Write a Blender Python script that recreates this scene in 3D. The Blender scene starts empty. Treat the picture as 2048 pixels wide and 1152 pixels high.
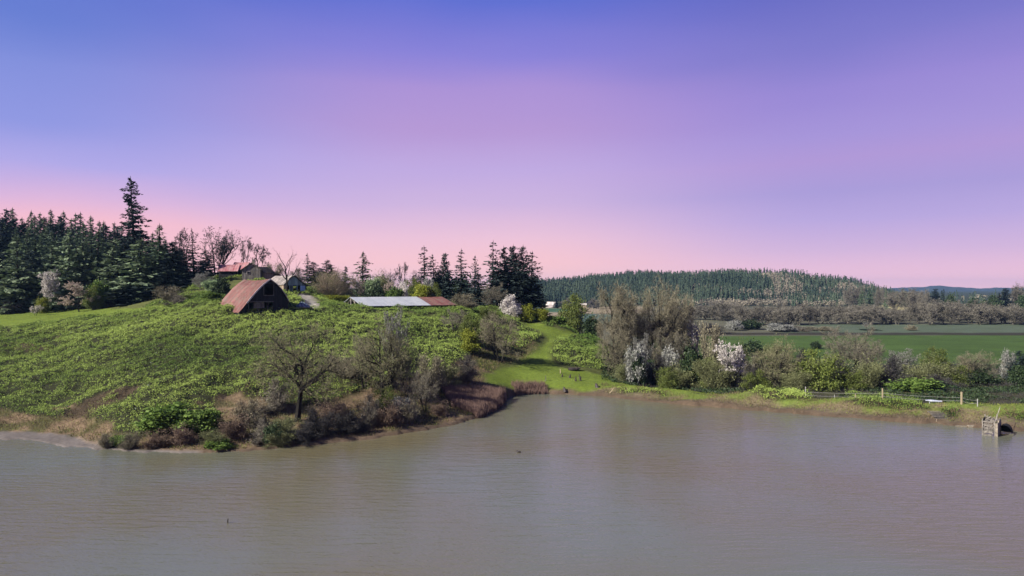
import bpy, math
import numpy as np
from mathutils import Vector, Matrix

# ------------------------------------------------------------------ camera, sky, sun, exposure
scene = bpy.context.scene
col = scene.collection
F, CX, CY, CAMZ = 1400.0, 1024.0, 576.0, 22.0        # focal length in photo pixels, horizon row, camera height
cam = bpy.data.objects.new('camera', bpy.data.cameras.new('camera'))
cam.data.sensor_width = 36.0
cam.data.lens = F / 2048.0 * 36.0
cam.data.clip_start = 0.5
cam.data.clip_end = 30000.0
cam.location = (0, 0, CAMZ)
cam.rotation_euler = (math.radians(90), 0, 0)
col.objects.link(cam)
scene.camera = cam
scene.view_settings.view_transform = 'Standard'
scene.view_settings.look = 'None'
scene.view_settings.gamma = 1.0
scene.view_settings.exposure = 1.0
scene.cycles.max_bounces = 6
scene.cycles.diffuse_bounces = 2
scene.cycles.glossy_bounces = 3
scene.cycles.transmission_bounces = 3
scene.cycles.volume_bounces = 0
scene.cycles.caustics_reflective = False
scene.cycles.caustics_refractive = False

def srgb(r, g, b):
    f = lambda c: (c / 255.0 / 12.92) if c <= 10 else ((c / 255.0 + 0.055) / 1.055) ** 2.4
    return (f(r), f(g), f(b), 1.0)

world = bpy.data.worlds.new('World')
scene.world = world
world.use_nodes = True
wn, wl = world.node_tree.nodes, world.node_tree.links
wn.clear()
def N(nodes, typ, **kw):
    n = nodes.new(typ)
    for k, v in kw.items():
        setattr(n, k, v)
    return n
def ramp(nodes, stops):
    r = nodes.new('ShaderNodeValToRGB')
    e = r.color_ramp.elements
    while len(e) > 1:
        e.remove(e[-1])
    e[0].position = stops[0][0]; e[0].color = stops[0][1]
    for p, c in stops[1:]:
        x = e.new(p); x.color = c
    r.color_ramp.interpolation = 'EASE'
    r.color_ramp.interpolation = 'LINEAR'
    return r
w_tc = N(wn, 'ShaderNodeTexCoord')
w_sep = N(wn, 'ShaderNodeSeparateXYZ')
wl.new(w_tc.outputs['Generated'], w_sep.inputs[0])
w_map = N(wn, 'ShaderNodeMapping'); w_map.inputs['Scale'].default_value = (1.6, 1.6, 7.0)
wl.new(w_tc.outputs['Generated'], w_map.inputs['Vector'])
w_noise = N(wn, 'ShaderNodeTexNoise'); w_noise.inputs['Scale'].default_value = 1.3; w_noise.inputs['Detail'].default_value = 2.0
wl.new(w_map.outputs[0], w_noise.inputs['Vector'])
w_no = N(wn, 'ShaderNodeMath', operation='MULTIPLY_ADD'); w_no.inputs[1].default_value = 0.07; w_no.inputs[2].default_value = -0.035
wl.new(w_noise.outputs['Fac'], w_no.inputs[0])
w_damp = N(wn, 'ShaderNodeMath', operation='MULTIPLY')      # the soft bands fade out towards the horizon
w_sc = N(wn, 'ShaderNodeMapRange'); w_sc.inputs['From Min'].default_value = 0.0; w_sc.inputs['From Max'].default_value = 0.25
wl.new(w_sep.outputs['Z'], w_sc.inputs['Value'])
wl.new(w_no.outputs[0], w_damp.inputs[0]); wl.new(w_sc.outputs[0], w_damp.inputs[1])
w_z = N(wn, 'ShaderNodeMath', operation='ADD')
wl.new(w_sep.outputs['Z'], w_z.inputs[0]); wl.new(w_damp.outputs[0], w_z.inputs[1])
below = [(0.0, srgb(60, 66, 60))]
ramp_l = ramp(wn, [(0.0, srgb(255, 198, 200)), (0.035, srgb(254, 198, 202)), (0.08, srgb(250, 192, 206)), (0.105, srgb(224, 184, 220)),
                   (0.145, srgb(178, 170, 232)), (0.193, srgb(145, 153, 226)), (0.26, srgb(130, 144, 220)), (0.31, srgb(104, 127, 211)), (0.40, srgb(80, 104, 200)),
                   (0.6, srgb(54, 76, 146)), (1.0, srgb(48, 68, 112))])
ramp_c = ramp(wn, [(0.0, srgb(255, 206, 206)), (0.035, srgb(255, 203, 209)), (0.07, srgb(240, 198, 218)), (0.12, srgb(208, 182, 224)),
                   (0.17, srgb(194, 172, 226)), (0.22, srgb(183, 154, 214)), (0.275, srgb(172, 147, 215)), (0.32, srgb(140, 132, 217)), (0.375, srgb(98, 113, 210)),
                   (0.6, srgb(54, 76, 146)), (1.0, srgb(48, 68, 112))])
ramp_r = ramp(wn, [(0.0, srgb(255, 205, 218)), (0.02, srgb(244, 198, 220)), (0.05, srgb(216, 185, 222)), (0.09, srgb(188, 170, 224)),
                   (0.125, srgb(172, 158, 218)), (0.16, srgb(178, 154, 216)), (0.193, srgb(168, 150, 218)), (0.25, srgb(154, 138, 214)), (0.30, srgb(126, 123, 204)), (0.36, srgb(104, 108, 196)),
                   (0.6, srgb(56, 74, 146)), (1.0, srgb(48, 68, 112))])
for r in (ramp_l, ramp_c, ramp_r):
    wl.new(w_z.outputs[0], r.inputs[0])
m_l = N(wn, 'ShaderNodeMapRange'); m_l.inputs['From Min'].default_value = -0.58; m_l.inputs['From Max'].default_value = -0.12
m_r = N(wn, 'ShaderNodeMapRange'); m_r.inputs['From Min'].default_value = 0.0; m_r.inputs['From Max'].default_value = 0.42
for m in (m_l, m_r):
    m.interpolation_type = 'SMOOTHSTEP'
    wl.new(w_sep.outputs['X'], m.inputs['Value'])
mx1 = N(wn, 'ShaderNodeMixRGB'); mx2 = N(wn, 'ShaderNodeMixRGB'); mx3 = N(wn, 'ShaderNodeMixRGB')
wl.new(m_l.outputs[0], mx1.inputs[0]); wl.new(ramp_l.outputs[0], mx1.inputs[1]); wl.new(ramp_c.outputs[0], mx1.inputs[2])
wl.new(m_r.outputs[0], mx2.inputs[0]); wl.new(mx1.outputs[0], mx2.inputs[1]); wl.new(ramp_r.outputs[0], mx2.inputs[2])
m_b = N(wn, 'ShaderNodeMapRange'); m_b.inputs['From Min'].default_value = -0.03; m_b.inputs['From Max'].default_value = -0.005
wl.new(w_sep.outputs['Z'], m_b.inputs['Value'])
wl.new(m_b.outputs[0], mx3.inputs[0]); mx3.inputs[1].default_value = srgb(80, 84, 78); wl.new(mx2.outputs[0], mx3.inputs[2])
w_bg = N(wn, 'ShaderNodeBackground'); w_bg.inputs['Strength'].default_value = 0.50
wl.new(mx3.outputs[0], w_bg.inputs['Color'])
w_out = N(wn, 'ShaderNodeOutputWorld')
wl.new(w_bg.outputs[0], w_out.inputs['Surface'])

sun = bpy.data.objects.new('sun', bpy.data.lights.new('sun', 'SUN'))
sun.data.energy = 5.0
sun.data.angle = math.radians(0.5)
sun.data.color = (1.0, 0.93, 0.80)
to_sun = Vector((-0.74, -0.40, 0.55)).normalized()
sun.rotation_euler = to_sun.to_track_quat('Z', 'Y').to_euler()
col.objects.link(sun)

# ------------------------------------------------------------------ helpers
RNG = np.random.default_rng(7)
_perm = np.random.default_rng(3).permutation(256)
_val = np.random.default_rng(4).random(256)
def vnoise(x, y, seed=0):
    x = np.asarray(x, float) + seed * 17.31; y = np.asarray(y, float) + seed * 9.77
    xi = np.floor(x).astype(int); yi = np.floor(y).astype(int)
    fx = x - xi; fy = y - yi
    fx = fx * fx * (3 - 2 * fx); fy = fy * fy * (3 - 2 * fy)
    h = lambda a, b: _val[_perm[(_perm[a & 255] + b) & 255]]
    return (h(xi, yi) * (1 - fx) + h(xi + 1, yi) * fx) * (1 - fy) + (h(xi, yi + 1) * (1 - fx) + h(xi + 1, yi + 1) * fx) * fy
def fbm(x, y, octv=4, seed=0):
    s = 0.0; a = 0.5; t = 0.0
    for k in range(octv):
        s = s + a * vnoise(x * 2 ** k, y * 2 ** k, seed + k); t += a; a *= 0.5
    return s / t                                           # 0..1
def sstep(a, b, x):
    t = np.clip((x - a) / (b - a), 0, 1)
    return t * t * (3 - 2 * t)
def inpoly(px, py, poly):
    px = np.asarray(px, float); py = np.asarray(py, float)
    c = np.zeros(px.shape, bool)
    n = len(poly); j = n - 1
    for i in range(n):
        xi, yi = poly[i]; xj, yj = poly[j]
        if yi != yj:
            c ^= ((yi > py) != (yj > py)) & (px < (xj - xi) * (py - yi) / (yj - yi) + xi)
        j = i
    return c
def norm(v):
    return v / np.maximum(np.linalg.norm(v, axis=-1, keepdims=True), 1e-9)

class Acc:
    """collects loose quads and triangles (numpy) and links them as ONE mesh"""
    def __init__(self):
        self.V = []; self.n = 0; self.quads = []; self.tris = []; self.tq = []; self.tt = []; self.mq = []; self.mt = []
    def quad(self, Q, tint=None, mi=0):
        Q = np.asarray(Q, np.float32).reshape(-1, 4, 3); k = len(Q)
        if not k: return
        self.V.append(Q.reshape(-1, 3)); self.quads.append(np.arange(k * 4).reshape(k, 4) + self.n); self.n += 4 * k
        self.tq.append(np.full(k, 0.5) if tint is None else np.broadcast_to(np.asarray(tint, float), (k,))); self.mq.append(np.full(k, mi, np.int32))
    def tri(self, T, tint=None, mi=0):
        T = np.asarray(T, np.float32).reshape(-1, 3, 3); k = len(T)
        if not k: return
        self.V.append(T.reshape(-1, 3)); self.tris.append(np.arange(k * 3).reshape(k, 3) + self.n); self.n += 3 * k
        self.tt.append(np.full(k, 0.5) if tint is None else np.broadcast_to(np.asarray(tint, float), (k,))); self.mt.append(np.full(k, mi, np.int32))
    def verts(self):
        return np.concatenate(self.V)
    def scale(self, s):
        self.V = [v * np.asarray(s, np.float32) for v in self.V]
    def box(self, c, s, tint=None, mi=0, M=None):
        """box of full size s centred at c (list of three); M an optional 3x3 rotation about c"""
        x, y, z = (np.asarray(s, float) / 2)
        P = np.array([[-x, -y, -z], [x, -y, -z], [x, y, -z], [-x, y, -z], [-x, -y, z], [x, -y, z], [x, y, z], [-x, y, z]])
        if M is not None: P = P @ np.asarray(M).T
        P = P + np.asarray(c, float)
        f = [[0, 3, 2, 1], [4, 5, 6, 7], [0, 1, 5, 4], [1, 2, 6, 5], [2, 3, 7, 6], [3, 0, 4, 7]]
        self.quad(P[np.array(f)], tint, mi)
    def beam(self, a, b, w, h=None, tint=None, mi=0):
        a = np.asarray(a, float); b = np.asarray(b, float); h = h or w
        d = norm(b - a); up = np.array([0, 0, 1.0]) if abs(d[2]) < 0.95 else np.array([1.0, 0, 0])
        s = norm(np.cross(d, up)); u = np.cross(s, d)
        M = np.stack([d, s, u], 1)
        self.box((a + b) / 2, (np.linalg.norm(b - a), w, h), tint, mi, M)
    def tubes(self, p0, p1, r0, r1, n=5, tint=None, mi=0):
        p0 = np.asarray(p0, float).reshape(-1, 3); p1 = np.asarray(p1, float).reshape(-1, 3)
        if not len(p0): return
        r0 = np.broadcast_to(np.asarray(r0, float), (len(p0),)); r1 = np.broadcast_to(np.asarray(r1, float), (len(p0),))
        d = norm(p1 - p0)
        ref = np.where(np.abs(d[:, 2:3]) < 0.9, np.array([[0, 0, 1.0]]), np.array([[1.0, 0, 0]]))
        s = norm(np.cross(d, ref)); u = np.cross(s, d)
        a = np.arange(n) * 2 * np.pi / n
        ring = s[:, None] * np.cos(a)[None, :, None] + u[:, None] * np.sin(a)[None, :, None]
        A = p0[:, None] + ring * r0[:, None, None]; B = p1[:, None] + ring * r1[:, None, None]
        Q = np.stack([A, np.roll(A, -1, 1), np.roll(B, -1, 1), B], 2)
        t = None if tint is None else np.repeat(np.broadcast_to(np.asarray(tint, float), (len(p0),)), n)
        self.quad(Q.reshape(-1, 4, 3), t, mi)
    def mesh(self, name, mats, smooth=False):
        me = bpy.data.meshes.new(name)
        V = self.verts(); nq = sum(map(len, self.quads)); nt = sum(map(len, self.tris))
        loops = np.concatenate([q.ravel() for q in self.quads] + [t.ravel() for t in self.tris]).astype(np.int32)
        me.vertices.add(len(V)); me.vertices.foreach_set('co', V.astype(np.float32).ravel())
        me.loops.add(len(loops)); me.loops.foreach_set('vertex_index', loops)
        me.polygons.add(nq + nt)
        start = np.concatenate([np.arange(nq) * 4, nq * 4 + np.arange(nt) * 3]).astype(np.int32)
        me.polygons.foreach_set('loop_start', start)
        me.update(calc_edges=True)
        me.polygons.foreach_set('material_index', np.concatenate(self.mq + self.mt).astype(np.int32))
        at = me.attributes.new('tint', 'FLOAT', 'FACE')
        at.data.foreach_set('value', np.concatenate(self.tq + self.tt).astype(np.float32))
        for m in (mats if isinstance(mats, (list, tuple)) else [mats]):
            me.materials.append(m)
        if smooth:
            me.polygons.foreach_set('use_smooth', np.ones(nq + nt, bool))
        me.update()
        return me

def link(name, me, parent=None, loc=None):
    o = bpy.data.objects.new(name, me)
    col.objects.link(o)
    if parent is not None: o.parent = parent
    if loc is not None: o.location = loc
    return o
def tag(o, label=None, cat=None, group=None, kind=None):
    if label: o['label'] = label
    if cat: o['category'] = cat
    if group: o['group'] = group
    if kind: o['kind'] = kind
    return o
def thing(name, label, cat, loc, rotz=0.0, group=None, scale=None):
    o = bpy.data.objects.new(name, None)
    o.empty_display_size = 0.5
    col.objects.link(o)
    o.location = loc; o.rotation_euler = (0, 0, rotz)
    if scale is not None: o.scale = scale
    return tag(o, label, cat, group)

# ------------------------------------------------------------------ materials
def leafmat(name, ca, cb, rough=0.65, transl=0.25, vary=0.25):
    """two base colours mixed by each leaf's own random tint, shifted a little per plant"""
    m = bpy.data.materials.new(name); m.use_nodes = True
    n, l = m.node_tree.nodes, m.node_tree.links
    n.clear()
    at = N(n, 'ShaderNodeAttribute', attribute_name='tint')
    mix = N(n, 'ShaderNodeMixRGB'); mix.inputs[1].default_value = (*ca, 1); mix.inputs[2].default_value = (*cb, 1)
    l.new(at.outputs['Fac'], mix.inputs[0])
    oi = N(n, 'ShaderNodeObjectInfo')
    mr = N(n, 'ShaderNodeMapRange'); mr.inputs['To Min'].default_value = 1 - vary; mr.inputs['To Max'].default_value = 1 + vary
    l.new(oi.outputs['Random'], mr.inputs['Value'])
    hs = N(n, 'ShaderNodeHueSaturation')
    l.new(mr.outputs[0], hs.inputs['Value']); l.new(mix.outputs[0], hs.inputs['Color'])
    d = N(n, 'ShaderNodeBsdfPrincipled'); d.inputs['Roughness'].default_value = rough; d.inputs['Specular IOR Level'].default_value = 0.25
    l.new(hs.outputs[0], d.inputs['Base Color'])
    out = N(n, 'ShaderNodeOutputMaterial')
    if transl > 0:
        t = N(n, 'ShaderNodeBsdfTranslucent'); l.new(hs.outputs[0], t.inputs['Color'])
        ms = N(n, 'ShaderNodeMixShader'); ms.inputs[0].default_value = transl
        l.new(d.outputs[0], ms.inputs[1]); l.new(t.outputs[0], ms.inputs[2]); l.new(ms.outputs[0], out.inputs[0])
    else:
        l.new(d.outputs[0], out.inputs[0])
    return m
def surfmat(name, ca, cb, scale=(1, 1, 1), nscale=3.0, rough=0.8, bump=0.3, metallic=0.0, contrast=(0.35, 0.65), cc=None, spec=0.3):
    """weathered surface: noise-mixed colours in object coordinates, face tint on top, bump"""
    m = bpy.data.materials.new(name); m.use_nodes = True
    n, l = m.node_tree.nodes, m.node_tree.links
    n.clear()
    tc = N(n, 'ShaderNodeTexCoord'); mp = N(n, 'ShaderNodeMapping'); mp.inputs['Scale'].default_value = scale
    l.new(tc.outputs['Object'], mp.inputs['Vector'])
    nz = N(n, 'ShaderNodeTexNoise'); nz.inputs['Scale'].default_value = nscale; nz.inputs['Detail'].default_value = 6.0; nz.inputs['Roughness'].default_value = 0.65
    l.new(mp.outputs[0], nz.inputs['Vector'])
    rp = ramp(n, [(contrast[0], (*ca, 1)), (contrast[1], (*cb, 1))] if cc is None else [(contrast[0], (*ca, 1)), ((contrast[0] + contrast[1]) / 2, (*cb, 1)), (contrast[1], (*cc, 1))])
    l.new(nz.outputs['Fac'], rp.inputs[0])
    at = N(n, 'ShaderNodeAttribute', attribute_name='tint')
    mr = N(n, 'ShaderNodeMapRange'); mr.inputs['To Min'].default_value = 0.6; mr.inputs['To Max'].default_value = 1.4
    l.new(at.outputs['Fac'], mr.inputs['Value'])
    hs = N(n, 'ShaderNodeHueSaturation'); l.new(mr.outputs[0], hs.inputs['Value']); l.new(rp.outputs[0], hs.inputs['Color'])
    d = N(n, 'ShaderNodeBsdfPrincipled'); d.inputs['Roughness'].default_value = rough; d.inputs['Metallic'].default_value = metallic
    d.inputs['Specular IOR Level'].default_value = spec
    l.new(hs.outputs[0], d.inputs['Base Color'])
    if bump > 0:
        b = N(n, 'ShaderNodeBump'); b.inputs['Strength'].default_value = bump; b.inputs['Distance'].default_value = 0.05
        l.new(nz.outputs['Fac'], b.inputs['Height']); l.new(b.outputs[0], d.inputs['Normal'])
    out = N(n, 'ShaderNodeOutputMaterial'); l.new(d.outputs[0], out.inputs[0])
    return m

M = {}
M['bark_dark'] = surfmat('bark_dark', (0.006, 0.005, 0.004), (0.020, 0.017, 0.014), (1, 1, 0.3), 9, 0.95, 0.5)
M['bark_grey'] = surfmat('bark_grey', (0.05, 0.045, 0.038), (0.13, 0.12, 0.10), (1, 1, 0.3), 9, 0.95, 0.5)
M['twig_tan'] = leafmat('twig_tan', (0.098, 0.091, 0.062), (0.25, 0.226, 0.158), 0.9, 0.0, 0.12)
M['twig_grey'] = leafmat('twig_grey', (0.08, 0.073, 0.06), (0.22, 0.20, 0.16), 0.9, 0.0, 0.15)
M['twig_olive'] = leafmat('twig_olive', (0.075, 0.082, 0.036), (0.20, 0.215, 0.105), 0.9, 0.1, 0.12)
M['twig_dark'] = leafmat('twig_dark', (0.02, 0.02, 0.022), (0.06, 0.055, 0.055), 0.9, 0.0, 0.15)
M['twig_red'] = leafmat('twig_red', (0.085, 0.060, 0.045), (0.20, 0.145, 0.108), 0.9, 0.0, 0.12)
M['twig_far'] = leafmat('twig_far', (0.085, 0.08, 0.068), (0.185, 0.17, 0.14), 0.9, 0.0, 0.3)
M['conifer'] = leafmat('conifer', (0.045, 0.076, 0.044), (0.130, 0.182, 0.105), 0.7, 0.12, 0.35)
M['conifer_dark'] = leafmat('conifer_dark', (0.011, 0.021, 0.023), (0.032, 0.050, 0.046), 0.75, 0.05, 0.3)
M['conifer_light'] = leafmat('conifer_light', (0.09, 0.135, 0.075), (0.235, 0.30, 0.18), 0.7, 0.15, 0.2)
M['leaf_green'] = leafmat('leaf_green', (0.042, 0.085, 0.015), (0.15, 0.225, 0.045), 0.7, 0.25, 0.2)
M['twig_lichen'] = leafmat('twig_lichen', (0.125, 0.115, 0.072), (0.34, 0.305, 0.205), 0.9, 0.1, 0.1)
M['twig_pale_tan'] = leafmat('twig_pale_tan', (0.17, 0.135, 0.095), (0.40, 0.325, 0.24), 0.9, 0.1, 0.05)
M['leaf_dark'] = leafmat('leaf_dark', (0.014, 0.028, 0.012), (0.04, 0.065, 0.025), 0.6, 0.15, 0.2)
M['leaf_yellow'] = leafmat('leaf_yellow', (0.12, 0.14, 0.015), (0.28, 0.31, 0.04), 0.6, 0.35, 0.12)
M['leaf_willow'] = leafmat('leaf_willow', (0.07, 0.10, 0.018), (0.17, 0.205, 0.05), 0.6, 0.3, 0.15)
M['leaf_pale'] = leafmat('leaf_pale', (0.12, 0.18, 0.08), (0.26, 0.34, 0.19), 0.6, 0.3, 0.1)
M['blossom'] = leafmat('blossom', (0.42, 0.39, 0.37), (0.80, 0.76, 0.73), 0.7, 0.3, 0.08)
M['blossom_pink'] = leafmat('blossom_pink', (0.34, 0.27, 0.23), (0.62, 0.52, 0.46), 0.7, 0.3, 0.08)
M['blossom_dim'] = leafmat('blossom_dim', (0.12, 0.13, 0.115), (0.34, 0.34, 0.32), 0.7, 0.2, 0.1)
M['bramble'] = leafmat('bramble', (0.072, 0.135, 0.024), (0.33, 0.43, 0.10), 0.8, 0.25, 0.0)
M['bramble_dark'] = leafmat('bramble_dark', (0.012, 0.028, 0.008), (0.045, 0.08, 0.018), 0.55, 0.15, 0.0)
M['brush'] = leafmat('brush', (0.04, 0.028, 0.018), (0.20, 0.145, 0.092), 0.9, 0.0, 0.0)
M['reeds'] = leafmat('reeds', (0.12, 0.075, 0.062), (0.27, 0.185, 0.155), 0.9, 0.1, 0.0)
M['grass'] = leafmat('grass', (0.085, 0.12, 0.02), (0.24, 0.27, 0.06), 0.7, 0.25, 0.0)

# ------------------------------------------------------------------ the lie of the land
# The shore as seen, turned into distances; then height profiles along lines of sight.
SH = [(-900, 868), (-300, 870), (0, 879), (60, 879), (95, 888), (130, 894), (180, 897), (260, 904), (380, 908), (480, 903), (560, 894), (640, 889),
      (700, 884), (760, 875), (850, 862), (910, 850), (960, 832), (985, 822), (1005, 808), (1012, 796), (1030, 790), (1090, 788), (1150, 790),
      (1200, 793), (1300, 803), (1400, 812), (1500, 820), (1600, 828), (1700, 836), (1800, 845), (1880, 848), (1960, 855), (2050, 862), (2500, 890), (3000, 905)]
sh_px = np.array([p[0] for p in SH], float)
sh_d = CAMZ * F / (np.array([p[1] for p in SH], float) - CY)
def shore_d(px):
    px = np.asarray(px, float)
    return np.interp(px, sh_px, sh_d) + (vnoise(px / 23.0, 0 * px, 5) - 0.5) * 1.3 + (vnoise(px / 7.0, 0 * px, 6) - 0.5) * 0.6
PROF = {
 -900: [(100, 0), (190, 14), (220, 16), (300, 28), (420, 36), (1500, 38)],
 0:    [(107, 0.1), (112, 1.2), (178, 11.6), (190, 13.3), (215, 14.5), (260, 20), (330, 31), (500, 38), (1500, 38)],
 130:  [(105, 0.1), (111, 1.4), (175, 12.4), (186, 13.9), (210, 15), (260, 20), (330, 29), (500, 32), (1500, 32)],
 250:  [(95.5, 0.1), (108, 2.4), (160, 12.3), (190, 16), (215, 17), (260, 20), (330, 23), (500, 26), (1500, 26)],
 400:  [(93, 0.1), (100, 0.9), (112, 3.6), (165, 15.8), (200, 20.5), (235, 24.5), (300, 26.5), (1500, 26)],
 500:  [(94.5, 0.1), (99, 0.6), (110, 2.9), (165, 16.0), (180, 18), (200, 20.7), (230, 25.3), (300, 27), (1500, 26)],
 600:  [(97, 0.1), (101, 0.8), (110, 2.3), (140, 9.5), (165, 15.4), (200, 20.3), (250, 23.2), (350, 24), (1500, 22)],
 700:  [(100, 0.1), (108, 0.8), (116, 2.2), (135, 6.8), (165, 13.6), (178, 16.0), (186, 15.8), (210, 16.0), (250, 18.5), (350, 20), (1500, 18)],
 800:  [(103.5, 0.1), (110, 0.8), (118, 2.2), (140, 6.7), (165, 12.6), (180, 15.9), (188, 15.8), (210, 16.0), (260, 16.5), (350, 17), (1500, 12)],
 900:  [(111.5, 0.1), (118, 0.8), (124, 1.5), (140, 4.8), (165, 10.8), (186, 16.0), (200, 16.2), (215, 16.3), (260, 15), (350, 12), (600, 0), (1500, -4)],
 1000: [(128, 0.1), (134, 1.2), (141, 2.0), (150, 3.3), (165, 6.8), (190, 12.2), (210, 14.6), (230, 14.2), (300, 6), (420, -2), (1500, -4)],
 1040: [(144, 0.1), (148, 1.9), (155, 3.3), (165, 5.6), (180, 8.8), (200, 11.6), (215, 12.9), (240, 11), (320, -1), (420, -4), (1500, -4)],
 1100: [(144, 0.1), (148, 1.7), (155, 2.7), (165, 4.5), (180, 7.3), (200, 10.8), (212, 11.9), (235, 9), (300, -2), (400, -4), (1500, -4)],
 1200: [(142, 0.1), (147, 1.7), (155, 1.6), (165, 2.7), (180, 4.6), (195, 6.6), (205, 6.2), (230, 1), (280, -3), (400, -4), (1500, -4)],
 1260: [(139, 0.1), (145, 1.8), (152, 1.0), (165, -0.4), (190, -0.6), (230, -3), (400, -4), (1500, -4)],
 1320: [(135.5, 0.1), (142, 1.9), (149, 0.2), (165, -1.6), (200, -2.6), (260, -4), (1500, -4)],
 1500: [(126, 0.1), (132.5, 2.0), (134.5, 2.0), (141, -0.4), (160, -2), (260, -4), (1500, -4)],
 1700: [(119, 0.1), (126, 2.0), (128, 2.0), (135, -0.6), (155, -2), (260, -4), (1500, -4)],
 1900: [(112.5, 0.1), (119.5, 2.1), (121.5, 2.1), (129, -0.5), (150, -2), (260, -4), (1500, -4)],
 2050: [(107.7, 0.1), (114.5, 2.3), (118, 2.2), (128, 0.1), (150, -1.5), (260, -4), (1500, -4)],
 3000: [(96, 0.1), (103, 2.3), (107, 2.2), (118, -0.4), (140, -2), (260, -4), (1500, -4)],
}
pxs = np.arange(-900, 2991, 6.0)
ds = np.concatenate([np.linspace(45, 88, 12), np.arange(89, 222, 0.42), np.geomspace(222.5, 700, 150), np.geomspace(705, 6500, 95)])
PXg, Dg = np.meshgrid(pxs, ds, indexing='ij')
ck = sorted(PROF)
cols = np.array([np.interp(ds, [p[0] for p in PROF[k]], [p[1] for p in PROF[k]]) for k in ck])      # (columns, depth)
L = np.empty_like(PXg)
for j in range(len(ds)):
    L[:, j] = np.interp(pxs, ck, cols[:, j])
def blur(a, ax, k):
    w = np.ones(k) / k
    p = [(0, 0), (0, 0)]; p[ax] = (k // 2, k // 2)
    b = np.pad(a, p, mode='edge')
    return np.apply_along_axis(lambda v: np.convolve(v, w, 'valid'), ax, b)
L = blur(blur(L, 0, 7), 1, 5)
Xg = (PXg - CX) * Dg / F
Yg = Dg
# the far wooded ridge and the low hills right of it
RID = [(-900, 60), (700, 60), (1000, 26), (1090, 20), (1150, 23), (1200, 26), (1250, 29), (1300, 31), (1350, 29), (1400, 31), (1450, 34), (1500, 32), (1550, 31), (1600, 28),
       (1650, 23), (1700, 20), (1740, 14), (1780, 6), (1830, 3), (1900, 2), (2000, 4), (2100, 10), (2300, 24), (3000, 40)]
rid = np.interp(PXg, [r[0] for r in RID], [r[1] for r in RID])
ridge = sstep(960, 1330, Dg) * rid * 1.3
ridge = ridge * (0.82 + 0.5 * fbm(Xg / 110, Yg / 130, 3, 101))
land_ridge = np.where(PXg > 1040, ridge, ridge * np.clip((PXg - 900) / 140, 0, 1))
knoll = 16 * np.exp(-((PXg - 2110) / 75.0) ** 2 - ((Dg - 760) / 110.0) ** 2) + 7 * np.exp(-((PXg - 1830) / 70.0) ** 2 - ((Dg - 900) / 130.0) ** 2)
L = L + land_ridge + knoll
SD = np.broadcast_to(shore_d(pxs)[:, None], L.shape)
slope = np.gradient(shore_d(pxs), (pxs[1] - pxs[0])) * F / np.maximum(shore_d(pxs), 1)
dist = (Dg - SD) / np.sqrt(1 + np.clip(slope[:, None], -4, 4) ** 2)
PYg = CY + F * (CAMZ - L) / Dg                                # photo row of every point of the bare land

LAWN_L = [(-900, 655), (-200, 655), (0, 653), (60, 649), (130, 642), (200, 635), (270, 628), (330, 622), (330, 616), (200, 618), (0, 622), (-900, 622)]
LAWN_P = [(1030, 634), (1060, 645), (1130, 664), (1168, 672), (1112, 680), (1102, 700), (1102, 722), (1118, 738), (1190, 748), (1270, 768), (1400, 776), (1500, 784), (1500, 792),
          (1400, 786), (1300, 780), (1215, 774), (1150, 786), (1090, 786), (1040, 790), (1010, 772), (968, 768), (972, 748), (1045, 727), (1042, 716), (1075, 700), (1095, 682), (1085, 664), (1050, 650)]
BERM = [(1190, 770), (1300, 780), (1400, 788), (1500, 792), (1700, 800), (1900, 812), (2048, 822), (2600, 850), (2600, 905), (2048, 862), (1800, 845), (1600, 828), (1400, 812), (1200, 793)]
BRAMBLE = [[(-900, 660), (-200, 660), (0, 656), (60, 652), (130, 645), (200, 637), (270, 618), (330, 604), (440, 612), (480, 622), (580, 627), (600, 618), (660, 604), (680, 600), (900, 606), (960, 618),
            (1000, 630), (1040, 640), (1030, 660), (985, 690), (960, 700), (940, 720), (880, 745), (800, 765), (700, 795), (650, 815), (560, 815), (480, 790), (430, 800), (440, 835), (400, 858), (330, 880), (280, 880), (230, 862),
            (170, 832), (110, 838), (0, 822), (-200, 830), (-900, 830)],
           [(1035, 630), (1060, 636), (1110, 642), (1160, 650), (1205, 662), (1222, 682), (1222, 740), (1190, 742), (1150, 736), (1118, 730), (1106, 718), (1106, 690), (1120, 678), (1172, 674), (1130, 662), (1060, 643)],
           [(1500, 786), (1600, 792), (1625, 802), (1600, 808), (1530, 802)], [(1690, 802), (1760, 804), (1840, 812), (1860, 826), (1800, 822), (1720, 815)],
           [(1880, 818), (1925, 822), (1920, 838), (1895, 842)], [(2002, 828), (2060, 830), (2200, 842), (2200, 856), (2060, 846), (2012, 842)],
           [(1230, 776), (1330, 786), (1330, 796), (1240, 788)]]
BR_OLIVE = [(-900, 660), (0, 668), (180, 672), (190, 700), (100, 715), (0, 712), (-900, 715)]
lawn = (inpoly(PXg, PYg, LAWN_L) & (Dg > 170) & (Dg < 222)) | (inpoly(PXg, PYg + (vnoise(Xg / 2, Yg / 2, 9) - .5) * 5, LAWN_P) & (Dg > 141) & (Dg < 216))
bram = np.zeros(L.shape, bool)
for k, pl in enumerate(BRAMBLE):
    bram |= inpoly(PXg + (vnoise(Xg / 3, Yg / 3, 11) - .5) * 18, PYg + (vnoise(Xg / 3, Yg / 3, 12) - .5) * 8, pl)
bram |= inpoly(PXg, PYg, [(1000, 640), (1046, 654), (1080, 668), (1084, 676), (1058, 694), (1030, 704), (990, 700)]) & (Dg > 160)
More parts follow.
